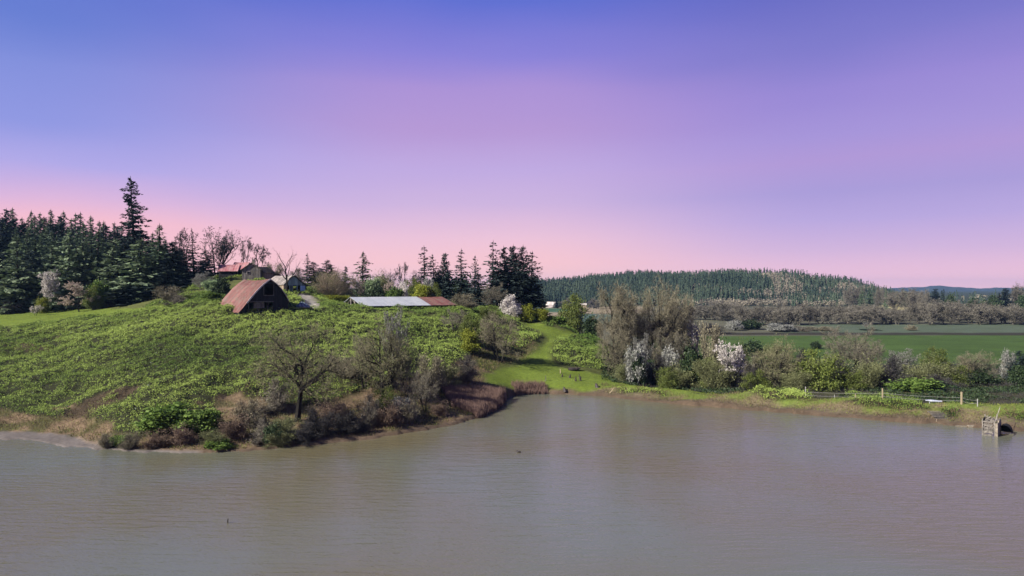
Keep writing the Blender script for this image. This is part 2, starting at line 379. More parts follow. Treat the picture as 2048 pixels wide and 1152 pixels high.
gully = inpoly(PXg + (vnoise(Xg / 3, Yg / 3, 14) - .5) * 14, PYg, [(120, 838), (175, 806), (235, 782), (285, 776), (262, 792), (215, 812), (170, 836)]) | inpoly(PXg + (vnoise(Xg / 4, Yg / 4, 15) - .5) * 30, PYg, [(-60, 692), (60, 694), (110, 700), (90, 708), (-60, 706)]) & (fbm(Xg / 4, Yg / 4, 3, 44) > 0.45)
bram &= (Dg < 214) & (Dg > 96) & ~lawn & (dist > 1.5) & ~(gully & (Dg < 150) & (fbm(Xg / 2.2, Yg / 2.2, 3, 46) > 0.42)) & ((fbm(Xg / 5.5, Yg / 5.5, 4, 45) < 0.80) | (Dg < 96))
bram |= (PXg > 330) & (PXg < 690) & (Dg > 165) & (Dg < 245) & (fbm(Xg / 7, Yg / 7, 3, 40) > 0.5)
bram |= (PXg > 590) & (PXg < 1010) & (Dg > 195) & (Dg < 240)
drive = inpoly(PXg, PYg, [(598, 592), (622, 596), (640, 612), (636, 622), (612, 618), (604, 604)]) & (Dg > 165) & (Dg < 215)
bram &= ~drive
berm = (PXg > 1180) & (dist > 0) & (dist < 11) & (L > 0.2)
berm |= (PXg > 2000) & (dist > 0) & (dist < 14)
mud = (dist > -3) & (((PXg < 385) & (Dg < np.interp(PXg, [-900, 0, 100, 150, 180, 260, 385], [109, 106.6, 105.0, 102.6, 98.6, 95, 93]) + (vnoise(Xg / 1.5, Yg / 1.5, 13) - .5) * 1.2)) | (dist < 0.9))
field_g = (PXg > 1225) & (Dg > 235) & (Dg < 372 + (PXg - 1500) * 0.02 + 10 * vnoise(PXg / 60, Dg * 0, 3))
field_p = (PXg > 1560) & (Dg > 402) & (Dg < 500)
field_b = (PXg > 1140) & (PXg < 1260) & (Dg > 505) & (Dg < 700)
field_d = (PXg > 1060) & (PXg < 1158) & (Dg > 745) & (Dg < 900)
field_t = (PXg > 1040) & (PXg < 1300) & (((Dg >= 720) & (Dg < 985)) | ((Dg > 560) & (PXg < 1145))) & ~field_d & ~field_b
field_y = (((PXg > 1760) & (PXg < 1870)) | (PXg > 2080)) & (Dg > 640) & (Dg < 980)

# small relief
bump_m = (fbm(Xg / 3.6, Yg / 3.6, 3, 21) - 0.42) * 1.5 + (vnoise(Xg / 1.1, Yg / 1.1, 24) - 0.5) * 0.5
bm = blur(blur(bram.astype(float), 0, 5), 1, 7)
rough = (fbm(Xg / 5, Yg / 5, 4, 31) - 0.5) * 0.7
near = (Dg < 260)
Z = L + np.where(near, bm * (0.35 + bump_m * 0.9 + (fbm(Xg / 9, Yg / 7, 3, 27) - 0.45) * 2.0 * np.clip((Dg - 96) / 12, 0, 1) * np.clip((np.abs(PXg - 505) / 45.0) ** 2 + ((Dg - 160) / 9.0) ** 2 - 0.6, 0, 1)) + (1 - bm) * rough * np.where(lawn | mud, 0.3, 1.0), (fbm(Xg / 40, Yg / 40, 3, 33) - 0.5) * np.where(Dg > 960, 6, 0.5))
onland = np.maximum(np.where(dist < 8, np.minimum(Z, L + 0.25 + dist * 0.12), Z), np.where(Dg < 150, 0.06 + np.clip(dist, 0, 3) * 0.06, -50))
onland = np.where(mud & (PXg < 400), 0.08 + 0.03 * np.clip(dist, 0, 8) + (fbm(Xg / 2, Yg / 2, 3, 35) - .5) * 0.1, onland)
Z = np.where(dist >= 0, onland, np.maximum(-0.05 + dist * 0.25, -2.5))

def gz(X, Y):
    """height of the ground at X, Y"""
    X = np.asarray(X, float); Y = np.asarray(Y, float)
    i = np.clip((CX + F * X / Y - pxs[0]) / 6.0, 0, len(pxs) - 1.001)
    j = np.clip(np.interp(Y, ds, np.arange(len(ds))), 0, len(ds) - 1.001)
    i0 = i.astype(int); j0 = j.astype(int); fi = i - i0; fj = j - j0
    return (Z[i0, j0] * (1 - fi) + Z[i0 + 1, j0] * fi) * (1 - fj) + (Z[i0, j0 + 1] * (1 - fi) + Z[i0 + 1, j0 + 1] * fi) * fj
def at(px, d):
    X = (px - CX) * d / F
    return float(X), float(d), float(gz(X, d))
def X_of(px, d): return (px - CX) * d / F
def Z_of(py, d): return CAMZ - (py - CY) * d / F
def mask_at(mask, X, Y):
    i = np.clip(np.rint((CX + F * X / Y - pxs[0]) / 6.0), 0, len(pxs) - 1).astype(int)
    j = np.clip(np.rint(np.interp(Y, ds, np.arange(len(ds)))), 0, len(ds) - 1).astype(int)
    return mask[i, j]

# ground colours (what grows or lies there)
C = np.empty(L.shape + (3,)); C[:] = (0.075, 0.085, 0.028)
def paint(mask, c, soft=None):
    C[mask] = c
n1 = fbm(Xg / 9, Yg / 9, 4, 51)[..., None]; n2 = fbm(Xg / 2.5, Yg / 2.5, 3, 55)[..., None]
C = C * (0.7 + 0.6 * n2)
dead = (~bram) & (dist > 0) & (Dg < 150) & (PXg < 1000)
C = np.where(dead[..., None], np.where(n2 > 0.52, (0.16, 0.115, 0.075), (0.07, 0.065, 0.03)) * (0.8 + 0.4 * n1), C)
paint(bram, (0.022, 0.024, 0.012))
C = np.where((gully & (Dg < 160))[..., None], np.array((0.055, 0.042, 0.028)) * (0.6 + 0.8 * n2), C)
C = np.where((berm & ~bram)[..., None], np.where((n2 * 0.8 + 0.2 * n1 + 0.05 - 0.035 * np.clip(dist, 0, 9)[..., None]) > 0.5, np.array((0.165, 0.135, 0.082)), np.array((0.12, 0.16, 0.035))), C)
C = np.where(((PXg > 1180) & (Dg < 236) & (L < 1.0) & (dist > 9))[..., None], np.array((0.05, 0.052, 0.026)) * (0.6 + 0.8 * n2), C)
C = np.where(((PXg > 1180) & (Dg < 146) & (dist < 2.2) & (dist > 0))[..., None] , np.array((0.10, 0.082, 0.056)) * (0.7 + 0.6 * n2), C)
C = np.where((Dg > 230)[..., None] & (PXg > 1040)[..., None], np.array((0.085, 0.085, 0.06)) * (0.7 + 0.6 * n1), C)
C = np.where(field_g[..., None], np.array((0.044, 0.078, 0.018)) * (0.62 + 0.56 * n1 + 0.2 * vnoise(Dg / 5.0 + PXg / 700, PXg / 160, 17)[..., None]), C)
C = np.where(field_p[..., None], np.array((0.070, 0.092, 0.062)) * (0.8 + 0.4 * n1), C)
C = np.where(((PXg > 1330) & (Dg > 386) & (Dg < 404 + 6 * vnoise(PXg / 25, 0 * Dg, 8)))[..., None], (0.03, 0.028, 0.02), C)
C = np.where(field_b[..., None], np.array((0.055, 0.09, 0.075)) * (0.9 + 0.2 * n1), C)
C = np.where(field_d[..., None], np.array((0.035, 0.085, 0.045)), C)
C = np.where(field_t[..., None], np.array((0.22, 0.18, 0.13)) * (0.8 + 0.4 * n1), C)
C = np.where(field_y[..., None], np.array((0.34, 0.30, 0.15)), C)
C = np.where((Dg > 975)[..., None] & ~field_y[..., None], (0.035, 0.045, 0.03), C)
C = np.where(drive[..., None], np.array((0.26, 0.24, 0.22)) * (0.8 + 0.4 * n2), C)
C = np.where(lawn[..., None], np.array((0.108, 0.150, 0.024)) * (0.72 + 0.56 * n2), C)
C = np.where(mud[..., None], np.where((PXg < 400)[..., None], np.array((0.125, 0.11, 0.105)), np.array((0.085, 0.062, 0.045))) * (0.75 + 0.5 * n2), C)
for k in range(3):
    C[..., k] = blur(blur(C[..., k], 0, 3), 1, 3)

def groundmat():
    m = bpy.data.materials.new('ground_cover'); m.use_nodes = True
    n, l = m.node_tree.nodes, m.node_tree.links
    n.clear()
    a = N(n, 'ShaderNodeAttribute', attribute_name='cover')
    tc = N(n, 'ShaderNodeTexCoord')
    nz = N(n, 'ShaderNodeTexNoise'); nz.inputs['Scale'].default_value = 1.4; nz.inputs['Detail'].default_value = 8; nz.inputs['Roughness'].default_value = 0.7
    l.new(tc.outputs['Object'], nz.inputs['Vector'])
    mr = N(n, 'ShaderNodeMapRange'); mr.inputs['From Min'].default_value = 0.3; mr.inputs['From Max'].default_value = 0.7; mr.inputs['To Min'].default_value = 0.7; mr.inputs['To Max'].default_value = 1.3
    l.new(nz.outputs['Fac'], mr.inputs['Value'])
    hs = N(n, 'ShaderNodeHueSaturation'); l.new(a.outputs['Color'], hs.inputs['Color']); l.new(mr.outputs[0], hs.inputs['Value'])
    d = N(n, 'ShaderNodeBsdfPrincipled'); d.inputs['Roughness'].default_value = 0.95; d.inputs['Specular IOR Level'].default_value = 0.1
    l.new(hs.outputs[0], d.inputs['Base Color'])
    b = N(n, 'ShaderNodeBump'); b.inputs['Strength'].default_value = 0.6; b.inputs['Distance'].default_value = 0.12
    l.new(nz.outputs['Fac'], b.inputs['Height']); l.new(b.outputs[0], d.inputs['Normal'])
    o = N(n, 'ShaderNodeOutputMaterial'); l.new(d.outputs[0], o.inputs[0])
    return m
M['ground'] = groundmat()
nI, nJ = L.shape
VID = np.arange(nI * nJ).reshape(nI, nJ)
FQ = np.stack([VID[:-1, :-1], VID[1:, :-1], VID[1:, 1:], VID[:-1, 1:]], -1).reshape(-1, 4)
PV = np.stack([Xg, Yg, Z], -1).reshape(-1, 3)
zone = np.zeros(L.shape, int)
zone[lawn] = 1; zone[mud] = 2; zone[field_g | field_b | field_d] = 3; zone[field_p | field_t | field_y] = 4; zone[drive] = 5
zf = zone[:-1, :-1].reshape(-1)
for zi, nm, lb in ((0, 'ground', 'rough hillside, bank and valley ground'), (1, 'lawn', 'mown bright green grass'), (2, 'mud', 'wet grey mud along the water line'),
                   (3, 'field', 'dark green crop fields in the valley'), (4, 'stubble_field', 'pale fallow fields in the valley'), (5, 'driveway', 'pale gravel drive beside the barn')):
    fq = FQ[zf == zi]
    used, inv = np.unique(fq, return_inverse=True)
    me = bpy.data.meshes.new(nm)
    me.vertices.add(len(used)); me.vertices.foreach_set('co', PV[used].astype(np.float32).ravel())
    me.loops.add(fq.size); me.loops.foreach_set('vertex_index', inv.ravel().astype(np.int32))
    me.polygons.add(len(fq)); me.polygons.foreach_set('loop_start', (np.arange(len(fq)) * 4).astype(np.int32))
    me.update(calc_edges=True)
    ca = me.color_attributes.new('cover', 'FLOAT_COLOR', 'POINT')
    cc = np.concatenate([C.reshape(-1, 3)[used], np.ones((len(used), 1))], 1)
    ca.data.foreach_set('color', cc.astype(np.float32).ravel())
    me.polygons.foreach_set('use_smooth', np.ones(len(fq), bool))
    me.materials.append(M['ground']); me.update()
    tag(link(nm, me), lb, 'ground', kind='structure')

# ------------------------------------------------------------------ water
def watermat():
    m = bpy.data.materials.new('muddy_water'); m.use_nodes = True
    n, l = m.node_tree.nodes, m.node_tree.links
    n.clear()
    tc = N(n, 'ShaderNodeTexCoord')
    def ripple(rot, sc, det, scale):
        mp = N(n, 'ShaderNodeMapping'); mp.inputs['Rotation'].default_value = (0, 0, math.radians(rot)); mp.inputs['Scale'].default_value = sc
        l.new(tc.outputs['Object'], mp.inputs['Vector'])
        z = N(n, 'ShaderNodeTexNoise'); z.inputs['Scale'].default_value = scale; z.inputs['Detail'].default_value = det; z.inputs['Distortion'].default_value = 0.6
        l.new(mp.outputs[0], z.inputs['Vector']); return z
    a = ripple(8, (0.35, 1.5, 1), 3, 0.9); b = ripple(-35, (0.30, 1.6, 1), 3, 0.7); c = ripple(20, (1, 1.6, 1), 2, 3.0)
    big = N(n, 'ShaderNodeTexNoise'); big.inputs['Scale'].default_value = 0.022; big.inputs['Detail'].default_value = 3
    l.new(tc.outputs['Object'], big.inputs['Vector'])
    mr = N(n, 'ShaderNodeMapRange'); mr.inputs['From Min'].default_value = 0.42; mr.inputs['From Max'].default_value = 0.6
    l.new(big.outputs['Fac'], mr.inputs['Value'])
    mx = N(n, 'ShaderNodeMix', data_type='FLOAT'); l.new(mr.outputs[0], mx.inputs[0]); l.new(a.outputs['Fac'], mx.inputs[2]); l.new(b.outputs['Fac'], mx.inputs[3])
    ad = N(n, 'ShaderNodeMath', operation='MULTIPLY_ADD'); ad.inputs[1].default_value = 0.25; l.new(c.outputs['Fac'], ad.inputs[0]); l.new(mx.outputs[0], ad.inputs[2])
    bp = N(n, 'ShaderNodeBump'); bp.inputs['Strength'].default_value = 0.26; bp.inputs['Distance'].default_value = 0.4
    l.new(ad.outputs[0], bp.inputs['Height'])
    rp = ramp(n, [(0.40, (0.117, 0.104, 0.063, 1)), (0.58, (0.113, 0.124, 0.102, 1))]); l.new(big.outputs['Fac'], rp.inputs[0])
    d = N(n, 'ShaderNodeBsdfPrincipled'); d.inputs['Roughness'].default_value = 0.09; d.inputs['IOR'].default_value = 1.40
    l.new(rp.outputs[0], d.inputs['Base Color']); l.new(bp.outputs[0], d.inputs['Normal'])
    o = N(n, 'ShaderNodeOutputMaterial'); l.new(d.outputs[0], o.inputs[0])
    return m
wx = np.linspace(-895, 2980, 260)
wd = shore_d(wx) + 1.4
ring = [((px - CX) * d / F, d, 0.0) for px, d in zip(wx, wd)]
near_ring = [(-130.0, 40.0, 0.0), (-130.0, -60.0, 0.0), (130.0, -60.0, 0.0), (130.0, 40.0, 0.0)]
wm = bpy.data.meshes.new('water')
pts = near_ring + ring[::-1]
nf = len(ring)
verts = [(x, y, 0.0) for x, y, _ in ring] + [(x * 0.42, 40.0, 0.0) for x, y, _ in ring] + [(x * 0.42, -60.0, 0.0) for x, y, _ in ring]
faces = [(i, i + nf, i + nf + 1, i + 1) for i in range(nf - 1)] + [(i + nf, i + 2 * nf, i + 2 * nf + 1, i + nf + 1) for i in range(nf - 1)]
wm.from_pydata(verts, [], [f[::-1] for f in faces][:0] + faces)
wm.materials.append(watermat()); wm.update()
wo = tag(link('water', wm), 'still muddy brown pond water', 'water', kind='structure')

# ------------------------------------------------------------------ plant makers
def leaves(acc, P, size, rng, up=0.0, tint=None, aspect=0.6, mi=0, stretch=None):
    """kite shaped leaves or leaf clusters at points P; up leans their faces to the sky"""
    k = len(P)
    if not k: return
    nrm = norm(rng.normal(0, 1, (k, 3)) + np.array([0, 0, up]))
    a = norm(np.cross(nrm, rng.normal(0, 1, (k, 3)))); b = np.cross(nrm, a)
    s = np.asarray(size) * rng.uniform(0.6, 1.4, k)
    if stretch is not None: s = s * stretch
    s = s[:, None]
    Q = np.stack([P - a * s, P + b * s * aspect + a * s * 0.1, P + a * s, P - b * s * aspect + a * s * 0.1], 1)
    acc.quad(Q, rng.random(k) if tint is None else tint, mi)
def strips(acc, P, D, length, width, rng, tint=None, mi=0):
    """thin twigs from P along D, pointed"""
    k = len(P)
    if not k: return
    D = norm(D); s = norm(np.cross(D, rng.normal(0, 1, (k, 3))))
    ln = (np.asarray(length) * rng.uniform(0.6, 1.3, k))[:, None]; w = np.asarray(width) * np.ones((k, 1)) * 0.5
    mid = P + D * ln * 0.55 + rng.normal(0, 0.06, (k, 3)) * ln
    Q = np.stack([P - s * w, mid - s * w * 0.8, P + D * ln, mid + s * w * 0.8], 1)
    acc.quad(Q, rng.random(k) if tint is None else tint, mi)
def grow(rng, trunk_h, trunk_r, levels, wob=0.16, lift=0.05, stems=1, stem_spread=0.25, thick=(0.5, 0.75)):
    """levels: per order (number of children, angle from parent, length as share of parent, first child's place along it)"""
    segs = []; tips = []
    def br(p, d, Ln, r, lv):
        n = 6 if lv == 0 else (5 if lv == 1 else 3)
        nodes = []
        end = 0.45 if lv == 0 else 0.25
        for i in range(n):
            d = norm(d + rng.normal(0, wob * (0.22 if lv == 0 else 1.0), 3) + np.array([0, 0, lift if lv else 0.04]))
            p2 = p + d * Ln / n
            ra = r * (1 - (1 - end) * i / n); rb = r * (1 - (1 - end) * (i + 1) / n)
            segs.append((p, p2, ra, rb, lv)); nodes.append((p, p2, d, rb)); p = p2
        if lv < len(levels):
            cnt, ang, lr, first = levels[lv]
            az0 = rng.uniform(0, 6.28)
            for c in range(cnt):
                t = first + (1 - first) * (c + rng.uniform(0.1, 0.9)) / cnt
                k = min(int(t * n), n - 1); a, b, dd, rr = nodes[k]
                q = a + (b - a) * (t * n - k)
                az = az0 + c * 2.4 + rng.normal(0, 0.35)
                ref = np.array([1.0, 0, 0]) if abs(dd[0]) < 0.8 else np.array([0, 1.0, 0])
                s = norm(np.cross(dd, ref)); u = np.cross(s, dd)
                an = ang * rng.uniform(0.7, 1.3)
                nd = norm(dd * math.cos(an) + (s * math.cos(az) + u * math.sin(az)) * math.sin(an))
                br(q, nd, Ln * lr * rng.uniform(0.7, 1.2) * (1.15 - 0.35 * t), rr * rng.uniform(*thick), lv + 1)
            if lv == 0:
                br(p, norm(d + rng.normal(0, 0.25, 3)), Ln * lr * 0.8, rb * 0.9, 1)
        else:
            for a, b, dd, rr in nodes:
                tips.append((a, b, dd))
    for s in range(stems):
        az = rng.uniform(0, 6.28)
        o = np.array([math.cos(az), math.sin(az), 0]) * (0 if stems == 1 else trunk_r * 2.5 * rng.uniform(0.5, 1.5))
        d0 = norm(np.array([math.cos(az) * stem_spread, math.sin(az) * stem_spread, 1.0])) if stems > 1 else norm(np.array([rng.normal(0, .02), rng.normal(0, .02), 1.0]))
        br(o, d0, trunk_h * (1 if s == 0 else rng.uniform(0.75, 1.0)), trunk_r * (1 if s == 0 else rng.uniform(0.6, 0.9)), 0)
    return segs, tips
def bare_tree(name, seed, H, W, trunk_frac, trunk_r, levels, twigs, tw_len, tw_w, bark, twigm, wob=0.18, lift=0.05, stems=1, spread=0.3, buds=0, bud_size=0.06, budm=None, bud_up=0.0, limbs=2, thick=(0.5, 0.75)):
    """a leafless (or blossoming) tree normalised to height 1 and spread 1; returns trunk mesh, crown mesh"""
    rng = np.random.default_rng(seed)
    segs, tips = grow(rng, H * trunk_frac, trunk_r, levels, wob, lift, stems, spread, thick)
    p0 = np.array([s[0] for s in segs]); p1 = np.array([s[1] for s in segs]); r0 = np.array([s[2] for s in segs]); r1 = np.array([s[3] for s in segs]); lv = np.array([s[4] for s in segs])
    hi = max(np.percentile(p1[:, 2], 99.5), 0.1); wd = np.percentile(np.hypot(p1[:, 0], p1[:, 1]), 90) * 2
    S = np.array([W / wd * 0.92, W / wd * 0.92, H / hi * 0.97])
    p0 = p0 * S; p1 = p1 * S
    T = Acc(); K = Acc()
    big = lv < limbs
    r0 = np.maximum(r0, 0.012); r1 = np.maximum(r1, 0.010)
    flare = np.where((lv == 0) & (p0[:, 2] < H * 0.03), 1.25, 1.0)
    T.tubes(p0[big], p1[big], (r0 * flare)[big], r1[big], 7, RNG.random(big.sum()))
    K.tubes(p0[~big], p1[~big], r0[~big], r1[~big], 3, rng.random((~big).sum()) * 0.6)
    a = np.array([t[0] for t in tips]) * S; b = np.array([t[1] for t in tips]) * S
    idx = rng.integers(0, len(a), twigs)
    f = rng.random((twigs, 1)); P = a[idx] * (1 - f) + b[idx] * f
    D = norm(b[idx] - a[idx]) * 0.7 + rng.normal(0, 0.55, (twigs, 3)) + np.array([0, 0, 0.12])
    strips(K, P, D, tw_len, tw_w, rng)
    if buds:
        ii = rng.integers(0, twigs, buds)
        leaves(K, P[ii] + norm(D[ii]) * rng.uniform(0, tw_len, (buds, 1)), bud_size, rng, bud_up, mi=1)
    sc = (1 / W, 1 / W, 1 / H)
    T.scale(sc); K.scale(sc)
    return T.mesh(name + '_trunk', bark), K.mesh(name + '_crown', [twigm, budm or twigm])
def conifer(name, seed, H, R, levels, sprays, spray, bare=0.08, droop=0.25, power=0.85, ragged=0.35, leafm=None, dead=0, bark=None):
    """a spire-shaped conifer normalised to height 1, spread 1"""
    rng = np.random.default_rng(seed)
    T = Acc(); K = Acc()
    zs = np.linspace(0, H, 9); off = np.cumsum(rng.normal(0, H * 0.003, (9, 2)), 0); off[0] = 0
    pts = np.column_stack([off, zs]); rr = H * 0.012 * (1 - zs / H * 0.95) + 0.02
    T.tubes(pts[:-1], pts[1:], rr[:-1], rr[1:], 7)
    for i in range(levels):
        t = bare + (1 - bare) * (i + rng.uniform(-0.3, 0.3)) / levels
        t = min(max(t, bare), 0.99)
        nb = max(3, int(rng.integers(4, 8) * (1.15 - 0.6 * t)))
        for b in range(nb):
            ln = R * ((1 - t) ** power) * rng.uniform(1 - ragged * 1.5, 1 + ragged * 0.6) * (0.75 + 0.25 * min(1, (t - bare) * 8 + 0.3)) + 0.15
            if rng.random() < 0.06: ln *= 1.35
            if ln < 0.1: continue
            az = rng.uniform(0, 6.283)
            rise = (0.35 * t - droop * (1 - t)) * rng.uniform(0.5, 1.5)
            o = np.array([np.interp(t * H, zs, off[:, 0]), np.interp(t * H, zs, off[:, 1]), t * H])
            d = np.array([math.cos(az), math.sin(az), rise])
            m = o + d * ln * 0.6; e = o + np.array([math.cos(az), math.sin(az), rise * 0.7]) * ln
            T.tubes([o, m], [m, e], [0.02 + ln * 0.008, 0.015 + ln * 0.004], [0.015 + ln * 0.004, 0.008], 3)
            k = max(3, int(sprays * (0.35 + ln / R)))
            f = rng.uniform(0.12, 1.05, k)[:, None]
            P = np.where(f < 0.6, o + (m - o) * f / 0.6, m + (e - m) * (f - 0.6) / 0.4)
            side = np.array([-math.sin(az), math.cos(az), 0])
            w = (1.0 - 0.55 * f) * ln * 0.32
            P = P + side * rng.normal(0, 1, (k, 1)) * w * 0.7 + np.array([0, 0, -1]) * rng.random((k, 1)) * (spray * 0.7)
            u = norm(np.array([math.cos(az), math.sin(az), rise - 0.25]) + rng.normal(0, 0.5, (k, 3)))
            v = norm(np.cross(u, rng.normal(0, 0.6, (k, 3)) + np.array([0, 0, 1.0])))
            s = spray * rng.uniform(0.6, 1.35, (k, 1)) * (0.45 + 0.55 * (1 - t))
            Q = np.stack([P - u * s * 0.5, P + v * s * 0.34, P + u * s * 0.75, P - v * s * 0.34], 1)
            K.quad(Q, rng.random(k))
    K.tubes([pts[-1] - [0, 0, 0.8]], [pts[-1] + [0, 0, 0.3]], [0.10], [0.02], 4)
    for i in range(dead):                                     # pale dead boughs low on the trunk
        t = rng.uniform(0.05, 0.5); az = rng.uniform(0, 6.283); ln = R * rng.uniform(0.6, 1.1)
        o = np.array([0, 0, t * H]); e = o + np.array([math.cos(az), math.sin(az), rng.uniform(-0.3, 0.1)]) * ln
        T.tubes([o], [e], [0.05], [0.015], 3, [0.95])
    sc = (0.5 / R, 0.5 / R, 1 / H)
    T.scale(sc); K.scale(sc)
    return T.mesh(name + '_trunk', bark or M['bark_dark']), K.mesh(name + '_crown', leafm)
def shrub(name, seed, H, W, n_leaf, leaf, lumps, leafm, stems=9, twigs=0, twigm=None, dome=0.8, base=0.12, tw_len=0.6, up=0.3, bark=None, core=0.55):
    """a bush: stems from one root, leaf clumps in lumps spread through a dome, optional bare twigs"""
    rng = np.random.default_rng(seed); lumps *= 2
    T = Acc(); K = Acc()
    az = rng.uniform(0, 6.283, lumps); el = np.arcsin(rng.uniform(0.02, 1, lumps)); rad = rng.uniform(core * 0.6, 0.95, lumps)
    ctr = np.stack([np.cos(az) * np.cos(el) * rad * W * 0.42, np.sin(az) * np.cos(el) * rad * W * 0.42, H * base + np.sin(el) ** dome * rad * H * (0.92 - base)], 1)
    lr = W * 0.5 * rng.uniform(0.30, 0.52, lumps) * (9 / lumps) ** 0.25
    pick = rng.integers(0, lumps, n_leaf)
    g = rng.normal(0, 0.52, (n_leaf, 3))
    P = ctr[pick] + g * lr[pick][:, None] * np.array([1, 1, max(0.8, 0.55 * H / W)])
    P[:, 2] = np.maximum(P[:, 2], 0.05)
    if n_leaf: leaves(K, P, leaf, rng, up)
    for i in range(stems):
        e = ctr[i % lumps]; m = e * np.array([0.35, 0.35, 0.55]) + rng.normal(0, 0.05, 3) * W
        r = 0.02 + 0.012 * H
        T.tubes([[0, 0, 0], m], [m, e], [r, r * 0.6], [r * 0.6, r * 0.25], 5, rng.random(2))
        if twigs:
            k = twigs // stems
            f = rng.uniform(0.15, 1, (k, 1)); Pt = np.where(f < 0.5, m * f * 2, m + (e - m) * (f - 0.5) * 2) + rng.normal(0, 0.035 * W, (k, 3))
            Pt[:, 2] = np.maximum(Pt[:, 2], 0)
            D = norm(e) * 0.7 + rng.normal(0, 0.42, (k, 3)) + np.array([0, 0, 0.25])
            strips(K, Pt, D, tw_len, 0.035, rng, mi=1)
    V = K.verts(); hz = np.percentile(V[:, 2], 99.5); wz = np.percentile(np.hypot(V[:, 0], V[:, 1]), 98) * 2
    sc = (1 / wz, 1 / wz, 1 / hz)
    T.scale(sc); K.scale(sc)
    return T.mesh(name + '_trunk', bark or M['bark_dark']), K.mesh(name + '_crown', [leafm, twigm or leafm])

_turn = [0]
def plant(name, label, cat, proto, px, d, top=None, w=None, H=None, W=None, group=None, rot=None, sink=0.15, base=None, crown='crown'):
    """stands a plant at photo column px and distance d; top (photo row of its tip) and w (its width in photo pixels) give its real size"""
    x, y, z = at(px, d)
    if base is not None: z = base
    if H is None: H = Z_of(top, d) - z
    if W is None: W = w * d / F * (1.35 if name == 'conifer' else 1.0)
    _turn[0] += 1
    o = thing(name, label, cat, (x, y, z - sink), (_turn[0] * 2.399) % 6.283 if rot is None else rot, group, (W, W, H + sink))
    link('trunk', proto[0], o); link(crown, proto[1], o)
    return o

# ------------------------------------------------------------------ buildings
M['rust_roof'] = surfmat('rust_roof', (0.125, 0.046, 0.042), (0.165, 0.075, 0.068), (1, 1, 1), 0.7, 0.7, 0.15, 0.0, (0.35, 0.62), (0.14, 0.098, 0.082))
M['pink_roof'] = surfmat('pink_roof', (0.29, 0.09, 0.105), (0.34, 0.20, 0.21), (1, 1, 1), 0.5, 0.5, 0.1)
M['white_roof'] = surfmat('white_roof', (0.30, 0.32, 0.36), (0.36, 0.375, 0.41), (1, 1, 1), 0.4, 0.5, 0.1)
M['grey_roof'] = surfmat('grey_roof', (0.10, 0.09, 0.085), (0.27, 0.235, 0.225), (1, 1, 1), 0.9, 0.8, 0.4, contrast=(0.38, 0.6))
M['moss_roof'] = surfmat('moss_roof', (0.07, 0.062, 0.04), (0.17, 0.145, 0.10), (1, 1, 1), 0.8, 0.95, 0.6)
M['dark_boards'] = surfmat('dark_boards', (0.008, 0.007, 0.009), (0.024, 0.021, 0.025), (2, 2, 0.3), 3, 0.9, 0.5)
M['grey_boards'] = surfmat('grey_boards', (0.07, 0.065, 0.06), (0.22, 0.20, 0.18), (2, 2, 0.4), 3, 0.9, 0.5)
M['tan_boards'] = surfmat('tan_boards', (0.16, 0.12, 0.085), (0.30, 0.24, 0.18), (2, 2, 0.4), 3, 0.9, 0.4)
M['pale_trim'] = surfmat('pale_trim', (0.35, 0.31, 0.29), (0.60, 0.55, 0.53), (1, 1, 1), 2, 0.8, 0.2)
M['blue_paint'] = surfmat('blue_paint', (0.16, 0.30, 0.46), (0.26, 0.42, 0.58), (1, 1, 1), 2, 0.6, 0.1)
M['teal_paint'] = surfmat('teal_paint', (0.12, 0.20, 0.20), (0.20, 0.29, 0.29), (1, 1, 1), 2, 0.7, 0.1)
M['void'] = surfmat('void', (0.006, 0.006, 0.007), (0.012, 0.011, 0.012), rough=0.9, bump=0)
M['concrete'] = surfmat('concrete', (0.14, 0.12, 0.095), (0.30, 0.26, 0.21), (1, 1, 1), 2.5, 0.9, 0.5)
M['post_pale'] = surfmat('post_pale', (0.24, 0.20, 0.13), (0.38, 0.31, 0.21), (3, 3, 0.5), 4, 0.85, 0.3)
M['wire'] = surfmat('wire', (0.30, 0.30, 0.31), (0.42, 0.41, 0.41), rough=0.5, bump=0)
M['metal_pale'] = surfmat('metal_pale', (0.40, 0.44, 0.55), (0.62, 0.66, 0.76), rough=0.4, bump=0.1, metallic=0.3)
M['tarp'] = surfmat('tarp', (0.035, 0.055, 0.085), (0.24, 0.29, 0.36), (1, 1, 1), 2.2, 0.6, 0.7, contrast=(0.42, 0.62))
M['wet_wood'] = surfmat('wet_wood', (0.018, 0.014, 0.015), (0.055, 0.045, 0.045), (1, 1, 1), 5, 0.6, 0.6)
M['white_wall'] = surfmat('white_wall', (0.30, 0.26, 0.27), (0.40, 0.36, 0.36), rough=0.8, bump=0)

